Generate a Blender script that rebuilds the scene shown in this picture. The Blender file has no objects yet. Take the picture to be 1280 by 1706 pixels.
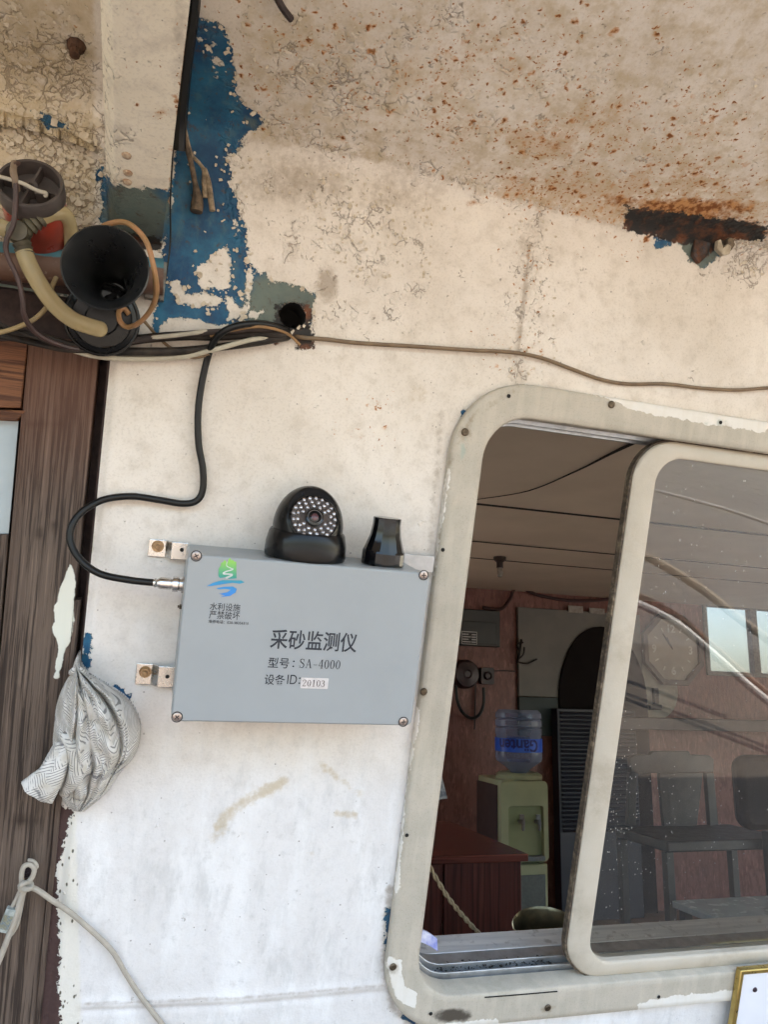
import bpy, math, random
import numpy as np
from mathutils import Matrix, Vector

C = bpy.context.scene
random.seed(7)
rng = np.random.default_rng(11)

# ------------------------------------------------------------------ camera, world, sun, exposure
FPX, CX, CY = 1281.0, 640.0, 853.0                  # focal length and centre of the photograph in its own pixels
LEAN = math.radians(18)                              # the cabin front leans out over the deck
h = np.array([4360, 439, FPX]); h /= np.linalg.norm(h)
dn = np.array([-.12, 1, .065]); dn -= h * (h @ dn); dn /= np.linalg.norm(dn)
vv = -dn; ww = np.cross(h, vv)
MW = np.stack([h, vv, ww])                           # camera axes -> wall axes (u right, v up the wall, w out of the wall)
sL, cL = math.sin(LEAN), math.cos(LEAN)
WR = np.array([[1, 0, 0], [0, -sL, -cL], [0, cL, -sL]])   # wall axes -> world
T0 = 1.0
CW = -T0 * (MW @ np.array([0, 0, 1.0]))              # camera in wall coordinates
EYE = 1.55
WO = np.array([0, 0, EYE]) - WR @ CW                 # world position of the wall origin; camera stands at x=y=0
WALL = Matrix([[*WR[0], WO[0]], [*WR[1], WO[1]], [*WR[2], WO[2]], [0, 0, 0, 1]])
WORLD = Matrix.Identity(4)
CAMP = WR @ CW + WO
RW = WR @ MW                                         # camera axes -> world

cam_d = bpy.data.cameras.new('camera'); cam = bpy.data.objects.new('camera', cam_d)
C.collection.objects.link(cam); C.camera = cam
cam_d.sensor_fit = 'HORIZONTAL'; cam_d.sensor_width = 36.0; cam_d.lens = 36.0 * FPX / 1280.0
cam_d.clip_start = 0.02; cam_d.clip_end = 4000
rx, ry, rz = RW[:, 0], -RW[:, 1], -RW[:, 2]
cam.matrix_world = Matrix([[rx[i], ry[i], rz[i], CAMP[i]] for i in range(3)] + [[0, 0, 0, 1]])

SUN_EL, SUN_AZ = math.radians(56), math.radians(70)   # azimuth clockwise from +Y: sun behind the cabin, its front in open shade
wd = bpy.data.worlds.new('World'); C.world = wd; wd.use_nodes = True
wt = wd.node_tree; wt.nodes.clear()
sky = wt.nodes.new('ShaderNodeTexSky'); sky.sky_type = 'NISHITA'; sky.sun_disc = False
sky.sun_elevation = SUN_EL; sky.sun_rotation = SUN_AZ
sky.air_density = 1.3; sky.dust_density = 3.0
bg = wt.nodes.new('ShaderNodeBackground'); bg.inputs['Strength'].default_value = 0.13
wo_ = wt.nodes.new('ShaderNodeOutputWorld')
wt.links.new(sky.outputs[0], bg.inputs[0]); wt.links.new(bg.outputs[0], wo_.inputs[0])
sd_ = bpy.data.lights.new('sun', 'SUN'); sd_.energy = 3.0; sd_.angle = math.radians(0.5); sd_.color = (1, .94, .84)
sun = bpy.data.objects.new('sun', sd_); C.collection.objects.link(sun)
sdir = Vector((math.sin(SUN_AZ) * math.cos(SUN_EL), math.cos(SUN_AZ) * math.cos(SUN_EL), math.sin(SUN_EL)))
sun.rotation_euler = sdir.to_track_quat('Z', 'Y').to_euler()
C.view_settings.view_transform = 'Standard'; C.view_settings.look = 'None'
C.view_settings.gamma = 1.0; C.view_settings.exposure = 2.72
C.cycles.use_denoising = True; C.cycles.use_adaptive_sampling = True; C.cycles.adaptive_threshold = .03
C.cycles.max_bounces = 10; C.cycles.diffuse_bounces = 4; C.cycles.transparent_max_bounces = 12

# ------------------------------------------------------------------ helpers: pixels to places
def rayW(px, py): return MW @ np.array([px - CX, py - CY, FPX])
def at(px, py, w=0.0):
    """point in wall coordinates that the photograph shows at a pixel, w metres out of the wall"""
    r = rayW(px, py); t = (w - CW[2]) / r[2]
    return Vector(CW + t * r)
def ray0(px, py): return RW @ np.array([px - CX, py - CY, FPX])
def atax(px, py, ax, val):
    r = ray0(px, py); t = (val - CAMP[ax]) / r[ax]
    return Vector(CAMP + t * r)
def atY(px, py, y): return atax(px, py, 1, y)
def atZ(px, py, z): return atax(px, py, 2, z)
def proj(P):
    """wall points (n,3) -> photograph pixels"""
    q = (P - CW) @ MW
    z = np.maximum(q[:, 2], 1e-3)
    return np.stack([CX + FPX * q[:, 0] / z, CY + FPX * q[:, 1] / z], 1)
def mirror_at(px, py, w, dist):
    """world point seen by reflection in the wall-parallel plane w, at a distance beyond it"""
    p = np.array(at(px, py, w)); r = rayW(px, py); r = r / np.linalg.norm(r); r[2] = -r[2]
    return Vector(WR @ (p + r * dist) + WO)

# ------------------------------------------------------------------ helpers: geometry as (verts, faces)
def join(*gs):
    V, F = [], []
    for v, f in gs:
        n = len(V); V += [Vector(p) for p in v]; F += [tuple(i + n for i in q) for q in f]
    return V, F
def xf(g, m): return [m @ Vector(p) for p in g[0]], g[1]
def shift(g, o): o = Vector(o); return [Vector(p) + o for p in g[0]], g[1]
def box(x0, x1, y0, y1, z0, z1):
    v = [(x, y, z) for z in (z0, z1) for y in (y0, y1) for x in (x0, x1)]
    return v, [(0, 2, 3, 1), (4, 5, 7, 6), (0, 1, 5, 4), (2, 6, 7, 3), (0, 4, 6, 2), (1, 3, 7, 5)]
def prism(pts, z0, z1):
    n = len(pts)
    a = sum(pts[i][0] * pts[(i + 1) % n][1] - pts[(i + 1) % n][0] * pts[i][1] for i in range(n))
    if a < 0: pts = pts[::-1]
    v = [(p[0], p[1], z0) for p in pts] + [(p[0], p[1], z1) for p in pts]
    return v, [tuple(range(n - 1, -1, -1)), tuple(range(n, 2 * n))] + [(i, (i + 1) % n, n + (i + 1) % n, n + i) for i in range(n)]
def ring(outer, inner, z0, z1):
    n = len(outer)
    v = [(p[0], p[1], z) for z in (z0, z1) for p in outer] + [(p[0], p[1], z) for z in (z0, z1) for p in inner]
    f = []
    for i in range(n):
        j = (i + 1) % n
        f += [(n + i, n + j, 3 * n + j, 3 * n + i), (i, 2 * n + i, 2 * n + j, j), (i, j, n + j, n + i), (2 * n + i, 3 * n + i, 3 * n + j, 2 * n + j)]
    return v, f
def rrect(x0, x1, y0, y1, r, n=8):
    p = []
    for cx, cy, a in ((x1 - r, y1 - r, 0), (x0 + r, y1 - r, 90), (x0 + r, y0 + r, 180), (x1 - r, y0 + r, 270)):
        for k in range(n + 1):
            t = math.radians(a + 90 * k / n); p.append((cx + r * math.cos(t), cy + r * math.sin(t)))
    return p
def lathe(prof, seg=40, a0=0.0):
    """profile of (radius, z) turned round z"""
    V, F, rings = [], [], []
    for r, z in prof:
        if r < 1e-6: rings.append([len(V)]); V.append((0, 0, z))
        else:
            rings.append(list(range(len(V), len(V) + seg)))
            V += [(r * math.cos(a0 + 2 * math.pi * k / seg), r * math.sin(a0 + 2 * math.pi * k / seg), z) for k in range(seg)]
    for a, b in zip(rings, rings[1:]):
        for k in range(seg):
            k2 = (k + 1) % seg
            if len(a) == 1 and len(b) == 1: break
            if len(a) == 1: F.append((a[0], b[k2], b[k]))
            elif len(b) == 1: F.append((a[k], a[k2], b[0]))
            else: F.append((a[k], a[k2], b[k2], b[k]))
    return V, F
def smooth(pts, n=8, closed=False):
    P = [Vector(p) for p in pts]; out = []
    m = len(P)
    for i in range(m if closed else m - 1):
        if closed: p0, p1, p2, p3 = P[(i - 1) % m], P[i], P[(i + 1) % m], P[(i + 2) % m]
        else: p0, p1, p2, p3 = P[max(i - 1, 0)], P[i], P[i + 1], P[min(i + 2, m - 1)]
        for k in range(n):
            t = k / n
            out.append(.5 * ((2 * p1) + (p2 - p0) * t + (2 * p0 - 5 * p1 + 4 * p2 - p3) * t * t + (3 * p1 - p0 - 3 * p2 + p3) * t ** 3))
    if not closed: out.append(P[-1])
    return out
def tube(pts, r, seg=10, closed=False, n=8, raw=False, flat=1.0):
    P = [Vector(p) for p in pts] if raw else smooth(pts, n, closed)
    m = len(P); R = r if callable(r) else (lambda t: r)
    V, F = [], []
    tan = [((P[(i + 1) % m] if closed or i < m - 1 else P[i]) - (P[i - 1] if closed or i > 0 else P[i])).normalized() for i in range(m)]
    nrm = tan[0].orthogonal().normalized()
    for i in range(m):
        nrm = (nrm - tan[i] * nrm.dot(tan[i]))
        if nrm.length < 1e-6: nrm = tan[i].orthogonal()
        nrm.normalize(); b = tan[i].cross(nrm); rr = R(i / max(m - 1, 1))
        V += [P[i] + rr * (math.cos(2 * math.pi * k / seg) * nrm + flat * math.sin(2 * math.pi * k / seg) * b) for k in range(seg)]
    for i in range(m if closed else m - 1):
        for k in range(seg):
            a, b_ = i * seg, ((i + 1) % m) * seg
            F.append((a + k, a + (k + 1) % seg, b_ + (k + 1) % seg, b_ + k))
    if not closed: F += [tuple(range(seg - 1, -1, -1)), tuple(range((m - 1) * seg, m * seg))]
    return V, F
def axis_m(origin, direction, roll_ref=(0, 1, 0)):
    """matrix whose z axis is the direction"""
    z = Vector(direction).normalized(); x = Vector(roll_ref).cross(z)
    if x.length < 1e-4: x = Vector((1, 0, 0)).cross(z)
    x.normalize(); y = z.cross(x); o = Vector(origin)
    return Matrix([[x.x, y.x, z.x, o.x], [x.y, y.y, z.y, o.y], [x.z, y.z, z.z, o.z], [0, 0, 0, 1]])
def hexbolt(r, hgt):
    return join(prism([(r * math.cos(math.radians(60 * k)), r * math.sin(math.radians(60 * k))) for k in range(6)], 0, hgt), shift(lathe([(r * .5, 0), (r * .5, hgt * .5), (r * .4, hgt * .6), (0, hgt * .6)], 16), (0, 0, hgt + .0002)))

class Thing:
    def __init__(s, name, label, cat, origin, frame=WALL, group=None, kind=None):
        s.o = Vector(origin); s.e = bpy.data.objects.new(name, None); C.collection.objects.link(s.e)
        s.e.empty_display_size = .02
        s.e.matrix_world = frame @ Matrix.Translation(s.o)
        s.e['label'] = label; s.e['category'] = cat
        if group: s.e['group'] = group
        if kind: s.e['kind'] = kind
    def part(s, name, g, mat, parent=None, sm=True, bev=0, label=None, ang=35):
        o = mesh_obj(name, ([Vector(p) - s.o for p in g[0]], g[1]), mat, sm, bev, ang)
        o.parent = parent or s.e
        if label: o['label'] = label
        return o
def mesh_obj(name, g, mat, sm=True, bev=0, ang=35):
    m = bpy.data.meshes.new(name); m.from_pydata([tuple(p) for p in g[0]], [], g[1]); m.update()
    if mat: m.materials.append(mat)
    o = bpy.data.objects.new(name, m); C.collection.objects.link(o)
    if sm:
        m.polygons.foreach_set('use_smooth', [True] * len(m.polygons))
        m.set_sharp_from_angle(angle=math.radians(ang))
    if bev:
        b = o.modifiers.new('bevel', 'BEVEL'); b.width = bev; b.segments = 2; b.limit_method = 'ANGLE'; b.angle_limit = math.radians(40); b.harden_normals = False
    return o
def solo(name, label, cat, g, mat, frame=WALL, group=None, kind=None, sm=True, bev=0, ang=35):
    pts = [Vector(p) for p in g[0]]
    o_ = sum(pts, Vector()) / len(pts)
    o = mesh_obj(name, ([p - o_ for p in pts], g[1]), mat, sm, bev, ang)
    o.matrix_world = frame @ Matrix.Translation(o_)
    if label: o['label'] = label
    if cat: o['category'] = cat
    if group: o['group'] = group
    if kind: o['kind'] = kind
    return o
def text_geo(s, size, offset=0.0, spacing=1.0, ext=0.0003, shear=0.0):
    cu = bpy.data.curves.new('lettering', 'FONT'); cu.body = s; cu.size = size; cu.offset = offset
    cu.space_character = spacing; cu.extrude = ext; cu.resolution_u = 6; cu.shear = shear
    o = bpy.data.objects.new('lettering', cu); C.collection.objects.link(o)
    dg = bpy.context.evaluated_depsgraph_get(); m = bpy.data.meshes.new_from_object(o.evaluated_get(dg))
    g = ([v.co.copy() for v in m.vertices], [tuple(p.vertices) for p in m.polygons])
    bpy.data.objects.remove(o); bpy.data.curves.remove(cu); bpy.data.meshes.remove(m)
    return g
def bounds(g):
    a = np.array([tuple(p) for p in g[0]]); return a.min(0), a.max(0)
def text_fit(s, p0, p1, hgt, w, offset=0.0, ext=.0003, M=None):
    """lettering whose box starts at p0 and ends at p1 (u), hgt high, on the plane w"""
    g = text_geo(s, 1.0, offset, 1.0, 0)
    lo, hi = bounds(g)
    sx = (p1[0] - p0[0]) / (hi[0] - lo[0]); sy = hgt / (hi[1] - lo[1])
    return [Vector(((p.x - lo[0]) * sx + p0[0], (p.y - lo[1]) * sy + p0[1], w)) for p in g[0]], g[1]

# ------------------------------------------------------------------ helpers: materials
class NT:
    def __init__(s, name):
        s.m = bpy.data.materials.new(name); s.m.use_nodes = True; s.t = s.m.node_tree; s.t.nodes.clear()
        s.out = s.t.nodes.new('ShaderNodeOutputMaterial')
        s.tc = s.t.nodes.new('ShaderNodeTexCoord')
    def put(s, sock, v):
        if v is None: return
        if isinstance(v, bpy.types.NodeSocket): s.t.links.new(v, sock)
        elif isinstance(v, (tuple, list)) and len(v) == 3 and sock.type == 'RGBA': sock.default_value = (*v, 1)
        else: sock.default_value = v
    def n(s, typ, ins=None, out=0, **props):
        nd = s.t.nodes.new(typ)
        for k, v in props.items(): setattr(nd, k, v)
        for k, v in (ins or {}).items(): s.put(nd.inputs[k], v)
        return nd.outputs[out]
    def math(s, op, a, b=None, c=None, clamp=False):
        nd = s.t.nodes.new('ShaderNodeMath'); nd.operation = op; nd.use_clamp = clamp
        s.put(nd.inputs[0], a); s.put(nd.inputs[1], b); s.put(nd.inputs[2], c)
        return nd.outputs[0]
    def mul(s, a, b): return s.math('MULTIPLY', a, b)
    def add(s, a, b): return s.math('ADD', a, b)
    def sub(s, a, b): return s.math('SUBTRACT', a, b)
    def step(s, x, a, b, lo=0.0, hi=1.0):
        nd = s.t.nodes.new('ShaderNodeMapRange'); nd.interpolation_type = 'SMOOTHSTEP'
        s.put(nd.inputs[0], x); s.put(nd.inputs[1], a); s.put(nd.inputs[2], b); s.put(nd.inputs[3], lo); s.put(nd.inputs[4], hi)
        return nd.outputs[0]
    def mix(s, f, a, b, blend='MIX'):
        nd = s.t.nodes.new('ShaderNodeMix'); nd.data_type = 'RGBA'; nd.blend_type = blend
        s.put(nd.inputs[0], f); s.put(nd.inputs[6], a); s.put(nd.inputs[7], b)
        return nd.outputs[2]
    def noise(s, scale, detail=4, rough=.55, vec=None, dist=0.0):
        return s.n('ShaderNodeTexNoise', {'Vector': vec or s.tc.outputs['Object'], 'Scale': scale, 'Detail': detail, 'Roughness': rough, 'Distortion': dist})
    def noisec(s, scale, detail=3, vec=None):
        return s.n('ShaderNodeTexNoise', {'Vector': vec or s.tc.outputs['Object'], 'Scale': scale, 'Detail': detail}, out=1)
    def vor(s, scale, feature='F1', out=0, vec=None, rand=1.0):
        return s.n('ShaderNodeTexVoronoi', {'Vector': vec or s.tc.outputs['Object'], 'Scale': scale, 'Randomness': rand}, out=out, feature=feature)
    def attr(s, name): return s.n('ShaderNodeAttribute', out=2, attribute_name=name)
    def map(s, scale=(1, 1, 1), rot=(0, 0, 0), loc=(0, 0, 0), vec=None):
        return s.n('ShaderNodeMapping', {'Vector': vec or s.tc.outputs['Object'], 'Scale': scale, 'Rotation': rot, 'Location': loc})
    def sep(s, v):
        nd = s.t.nodes.new('ShaderNodeSeparateXYZ'); s.put(nd.inputs[0], v); return nd.outputs
    def vadd(s, a, b, k):
        m_ = s.n('ShaderNodeVectorMath', {0: b, 1: (.5, .5, .5)}, operation='SUBTRACT')
        q = s.n('ShaderNodeVectorMath', {0: m_, 3: k}, operation='SCALE')
        return s.n('ShaderNodeVectorMath', {0: a, 1: q}, operation='ADD')
    def bump(s, hgt, strength=.5, dist=.001, nrm=None):
        return s.n('ShaderNodeBump', {'Height': hgt, 'Strength': strength, 'Distance': dist, 'Normal': nrm})
    def bsdf(s, col, rough=.5, metal=0.0, nrm=None, **kw):
        nd = s.t.nodes.new('ShaderNodeBsdfPrincipled')
        s.put(nd.inputs['Base Color'], col); s.put(nd.inputs['Roughness'], rough); s.put(nd.inputs['Metallic'], metal)
        if nrm is not None: s.put(nd.inputs['Normal'], nrm)
        for k, v in kw.items(): s.put(nd.inputs[k.replace('_', ' ')], v)
        return nd.outputs[0]
    def done(s, sh): s.t.links.new(sh, s.out.inputs[0]); return s.m

def M_simple(name, c1, c2=None, rough=.5, metal=0.0, ns=60, bump=.15, bs=250, bd=.0006, dirt=None, dirt_amt=.4, spec=.5, **kw):
    t = NT(name); c2 = c2 or tuple(x * .75 for x in c1)
    f = t.step(t.noise(ns, 5), .3, .7)
    col = t.mix(f, c1, c2)
    if dirt: col = t.mix(t.mul(t.step(t.noise(ns * .45, 6, .7), .48, .72), dirt_amt), col, dirt)
    r = t.add(t.mul(t.sub(t.noise(ns * 1.7, 4), .5), .25), rough)
    nr = t.bump(t.noise(bs, 4), bump, bd)
    return t.done(t.bsdf(col, r, metal, nr, Specular_IOR_Level=spec, **kw))

def M_paint_wall(name, warm=(.74, .685, .615), grey=(.645, .585, .51)):
    t = NT(name); P = t.tc.outputs['Object']
    n6 = t.noise(5, 5, .6); nf = t.noise(330, 3, .6); nm = t.noise(34, 4, .65)
    n90 = t.noise(110, 5, .65)
    col = t.mix(t.step(n6, .35, .65), warm, grey)
    col = t.mix(t.mul(t.step(nm, .46, .72), .42), col, (.47, .405, .33))
    col = t.mix(t.mul(t.step(nf, .50, .66), t.add(.10, t.mul(n6, .16))), col, (.33, .28, .22))
    col = t.mix(t.mul(t.step(t.noise(600, 2), .56, .68), .12), col, (.86, .83, .78))
    # blue-white of sky light painted in downwards, with smears of cleaner and greyer white
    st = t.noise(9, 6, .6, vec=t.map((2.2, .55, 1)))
    col = t.mix(t.mul(t.attr('skylight_smear'), .55), col, (.72, .735, .775))
    col = t.mix(t.mul(t.step(st, .46, .66), t.mul(t.attr('skylight_smear'), .55)), col, (.84, .84, .84))
    col = t.mix(t.mul(t.step(t.noise(13, 6, .7, vec=t.map((2, .7, 1), loc=(3, 1, 0))), .5, .7), t.mul(t.attr('skylight_smear'), .55)), col, (.50, .495, .485))
    col = t.mix(t.mul(t.step(t.noise(75, 5, .7), .54, .72), t.mul(t.attr('skylight_smear'), .35)), col, (.47, .46, .44))
    # brown grime
    gr = t.step(t.add(t.attr('dirt'), t.mul(t.sub(n90, .5), .9)), .25, .85)
    col = t.mix(t.mul(gr, .64), col, (.25, .19, .13))
    yl = t.step(t.add(t.attr('yellow'), t.add(t.mul(t.sub(n90, .5), .9), t.mul(t.sub(nm, .5), 1.1))), .3, .9)
    col = t.mix(t.mul(yl, .60), col, (.47, .36, .19))
    # fine dark pitting
    pv = t.vor(210, out=0); pr = t.vor(210, out=1)
    pit = t.mul(t.math('LESS_THAN', t.sep(pr)[0], t.add(t.mul(t.attr('dirt'), .28), .010)), t.step(pv, t.add(.12, t.mul(t.sep(pr)[1], .26)), .06))
    col = t.mix(t.mul(pit, .75), col, (.13, .10, .075))
    # crackled paint
    Pd = t.vadd(P, t.noisec(34, 5), .05)
    Pd2 = t.vadd(P, t.noisec(80, 4), .020)
    e1 = t.vor(42, 'DISTANCE_TO_EDGE', vec=Pd); e2 = t.vor(105, 'DISTANCE_TO_EDGE', vec=Pd2)
    ck = t.attr('crack')
    cm1 = t.step(t.add(t.noise(27, 4, .7), t.mul(ck, .46)), .665, .72); cm2 = t.step(t.add(t.noise(52, 3, .7, vec=t.map(loc=(5, 2, 1))), t.mul(ck, .42)), .70, .76)
    c1 = t.mul(t.step(e1, .045, .010), cm1); c2 = t.mul(t.step(e2, .075, .018), cm2)
    crk = t.math('MAXIMUM', c1, c2)
    col = t.mix(t.mul(crk, .55), col, (.15, .11, .075))
    # rust spots in two sizes
    rd = t.mul(t.attr('rust'), t.step(t.noise(30, 4, .7), .33, .66, .15, 2.0)); rust = None; core = None
    for sc, amt, rad in ((70, .95, .46), (150, .95, .52), (270, .8, .5)):
        Pv = t.vadd(P, t.noisec(170, 3), .011)
        dv = t.vor(sc, vec=Pv); rv = t.sep(t.vor(sc, out=1, vec=Pv))
        on = t.math('LESS_THAN', rv[0], t.mul(rd, amt))
        rr = t.mul(t.add(.18, t.math('POWER', rv[1], 1.6)), rad)
        s_ = t.mul(on, t.step(dv, rr, t.mul(rr, .35)))
        k_ = t.mul(on, t.step(dv, t.mul(rr, .62), t.mul(rr, .2)))
        rust = s_ if rust is None else t.math('MAXIMUM', rust, s_); core = k_ if core is None else t.math('MAXIMUM', core, k_)
    rs = t.step(t.add(t.attr('rustfill'), t.mul(t.sub(nm, .5), 1.3)), .42, .75)
    rust = t.math('MAXIMUM', rust, rs); core = t.math('MAXIMUM', core, t.mul(rs, t.step(n90, .42, .6)))
    col = t.mix(t.mul(t.step(t.add(rd, t.mul(t.sub(nm, .5), .6)), .45, 1.3), .45), col, (.46, .30, .15))
    col = t.mix(t.mul(rust, .85), col, (.50, .215, .05))
    col = t.mix(core, col, t.mix(t.noise(400, 3), (.085, .030, .011), (.30, .10, .024)))
    # old blue coat where the white has come away
    wob = t.add(t.mul(t.sub(t.noise(48, 4, .65), .5), 26), t.mul(t.sub(t.noise(115, 6, .75), .5), 26))
    sb = t.add(t.attr('sd_blue'), wob)
    bl = t.step(sb, -.8, .8)
    bc = t.mix(t.step(t.noise(22, 5, .7), .35, .7), (.010, .060, .145), (.022, .14, .25))
    bc = t.mix(t.mul(t.step(t.noise(60, 6, .7, vec=t.map((1, .4, 1))), .5, .72), .55), bc, (.09, .17, .20))
    tl = t.step(t.add(t.attr('teal'), t.mul(t.sub(nm, .5), .9)), .3, .7)
    bc = t.mix(tl, bc, t.mix(t.noise(45, 6, .7), (.070, .125, .125), (.20, .215, .17)))
    bc = t.mix(t.mul(t.step(n90, .56, .68), .6), bc, (.085, .050, .030))
    bc = t.mix(t.mul(t.attr('dirt'), t.mul(nm, 1.1)), bc, (.03, .025, .02))
    rim = t.mul(t.step(sb, -5, 0), t.step(sb, 3, 0))
    col = t.mix(t.mul(rim, .35), col, (.55, .56, .48))
    col = t.mix(bl, col, bc)
    # bare dark primer / black rusted steel
    wob2 = t.add(t.mul(t.sub(t.noise(75, 5, .7), .5), 30), t.mul(t.sub(t.noise(230, 3, .6), .5), 14))
    sk = t.add(t.attr('sd_black'), wob2); bk = t.step(sk, -2, 2)
    col = t.mix(bk, col, t.mix(t.step(nm, .45, .68), (.018, .017, .016), (.13, .045, .018)))
    # flaked strip with small dark nicks
    nk = t.vor(120, vec=t.map((1.5, .75, 1), rot=(0, 0, .35))); nkr = t.sep(t.vor(120, out=1, vec=t.map((1.5, .75, 1), rot=(0, 0, .35))))
    nick = t.mul(t.mul(t.attr('strip'), t.math('LESS_THAN', nkr[0], .5)), t.step(nk, .28, .16))
    col = t.mix(t.mul(t.attr('strip'), .5), col, (.72, .68, .56)); col = t.mix(nick, col, (.12, .11, .08))
    tan = t.step(t.add(t.attr('tan'), t.mul(t.sub(nm, .5), 1.0)), .35, .65)
    col = t.mix(t.mul(tan, .75), col, t.mix(t.noise(60, 5), (.42, .33, .17), (.30, .29, .20)))
    sm_ = t.add(t.attr('sd_maroon'), wob2); ma = t.step(sm_, -.8, .8)
    col = t.mix(ma, col, t.mix(t.noise(240, 4), (.050, .026, .024), (.085, .050, .046)))
    hh = t.mul(bl, -.9)
    hh = t.add(hh, t.mul(ma, -.9)); hh = t.add(hh, t.mul(crk, -.55)); hh = t.add(hh, t.mul(core, .35)); hh = t.add(hh, t.mul(nick, -.5))
    hh = t.add(hh, t.mul(nf, .16)); hh = t.add(hh, t.mul(t.noise(55, 5), .55)); hh = t.add(hh, t.mul(t.step(e1, 0, .22), t.mul(cm1, .5)))
    nr = t.bump(hh, .75, .0022)
    ro = t.add(.62, t.mul(core, .25))
    return t.done(t.bsdf(col, ro, 0, nr, Specular_IOR_Level=.35))

def M_wood(name, a, b, c, along='y', sc=1.0, masks=False, rough=.62):
    t = NT(name)
    s1 = {'y': (1, .022, 1), 'x': (.022, 1, 1), 'z': (1, 1, .022)}[along]
    wv = t.vadd(t.map(s1), t.noisec(3, 3, vec=t.map(tuple(q * .6 for q in s1))), .03)
    g = t.noise(260 * sc, 5, .66, vec=wv); g2 = t.noise(620 * sc, 3, .65, vec=wv); lo = t.noise(26 * sc, 4, .6, vec=wv)
    col = t.mix(t.step(lo, .35, .65), a, b)
    col = t.mix(t.mul(t.step(g, .47, .58), .85), col, c)
    col = t.mix(t.mul(t.step(g2, .55, .72), .5), col, tuple(x * .55 for x in c))
    col = t.mix(t.mul(t.step(t.noise(380 * sc, 3, .6, vec=t.vadd(wv, (.7, .7, .7), 1.0)), .56, .68), .35), col, tuple(min(x * 1.9, 1) for x in a))
    hh = t.add(t.mul(g, .7), t.mul(g2, .5))
    if masks:
        kd = t.attr('knot'); col = t.mix(t.mul(kd, .85), col, (.022, .012, .008))
        col = t.mix(t.mul(t.attr('warm'), .65), col, t.mix(g, (.16, .060, .025), (.070, .024, .012)))
        wp = t.step(t.add(t.attr('sd_white'), t.mul(t.sub(t.noise(60, 4), .5), 14)), -1, 1)
        col = t.mix(wp, col, t.mix(g, (.74, .74, .66), (.66, .68, .60))); hh = t.mix(wp, hh, (.95, .95, .95))
    return t.done(t.bsdf(col, rough, 0, t.bump(hh, 1.0, .0022), Specular_IOR_Level=.35))

def M_glass(name):
    t = NT(name)
    tr = t.n('ShaderNodeBsdfTransparent', {'Color': (.84, .87, .86)})
    gl = t.n('ShaderNodeBsdfGlossy', {'Color': (1, 1, 1), 'Roughness': .012})
    fr = t.n('ShaderNodeFresnel', {'IOR': 1.5})
    f = t.math('MULTIPLY', fr, 1.4, clamp=True)
    s = t.n('ShaderNodeMixShader', {0: f, 1: tr, 2: gl})
    # dust film, dried drops and grit on the pane
    v1 = t.vor(150); r1 = t.sep(t.vor(150, out=1))
    d = t.attr('dust')
    spot = t.mul(t.math('LESS_THAN', r1[0], t.add(.09, t.mul(d, .5))), t.step(v1, t.add(.08, t.mul(r1[1], .13)), .05))
    v2 = t.vor(330, vec=t.map((1, .5, 1))); r2 = t.sep(t.vor(330, out=1, vec=t.map((1, .5, 1))))
    spot2 = t.mul(t.math('LESS_THAN', r2[0], t.mul(d, .5)), t.step(v2, .30, .12))
    film = t.add(.004, t.mul(t.noise(14, 4, .7, vec=t.map((2, .5, 1))), .022))
    k = t.math('MAXIMUM', t.mul(t.math('MAXIMUM', spot, spot2), .75), film)
    df = t.n('ShaderNodeBsdfDiffuse', {'Color': (.62, .60, .56)})
    s = t.n('ShaderNodeMixShader', {0: k, 1: s, 2: df})
    return t.done(s)

def M_clear(name, col, rough=.08, trans=.75, ior=1.3, c2=None):
    t = NT(name)
    tr = t.n('ShaderNodeBsdfTransparent', {'Color': col})
    p = t.bsdf(c2 or col, rough, 0, t.bump(t.noise(70, 3), .2, .001))
    lw = t.n('ShaderNodeLayerWeight', {0: .45}, out=1)
    return t.done(t.n('ShaderNodeMixShader', {0: t.math('ADD', t.mul(lw, .8), 1 - trans, clamp=True), 1: tr, 2: p}))

# ------------------------------------------------------------------ masks painted on the wall (paint loss, rust, grime, sky light), laid out from the photograph
def sdf(px, poly):
    """signed distance in photograph pixels, positive inside"""
    p = np.asarray(poly, float); q = np.roll(p, -1, 0)
    d = np.full(len(px), 1e9); ins = np.zeros(len(px), bool)
    for a, b in zip(p, q):
        e = b - a; t = np.clip(((px - a) @ e) / max(e @ e, 1e-9), 0, 1)
        d = np.minimum(d, np.hypot(*(px - a - t[:, None] * e).T))
        c = (a[1] > px[:, 1]) != (b[1] > px[:, 1])
        with np.errstate(divide='ignore', invalid='ignore'):
            ins ^= c & (px[:, 0] < e[0] * (px[:, 1] - a[1]) / (e[1] if e[1] else 1e-9) + a[0])
    return np.where(ins, d, -d)
def sdu(px, polys): return np.max([sdf(px, p) for p in polys], 0)
def blobs(px, lst):
    o = np.zeros(len(px))
    for x, y, rx_, ry_, a in lst:
        o = np.maximum(o, a * np.exp(-(((px[:, 0] - x) / rx_) ** 2 + ((px[:, 1] - y) / ry_) ** 2)))
    return o
def line(px, pts, wid, amp=1.0):
    d = np.full(len(px), 1e9); p = np.asarray(pts, float)
    for a, b in zip(p[:-1], p[1:]):
        e = b - a; t = np.clip(((px - a) @ e) / (e @ e), 0, 1)
        d = np.minimum(d, np.hypot(*(px - a - t[:, None] * e).T))
    return amp * np.exp(-(d / wid) ** 2)
def ss(x, a, b):
    t = np.clip((x - a) / (b - a), 0, 1); return t * t * (3 - 2 * t)

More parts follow.
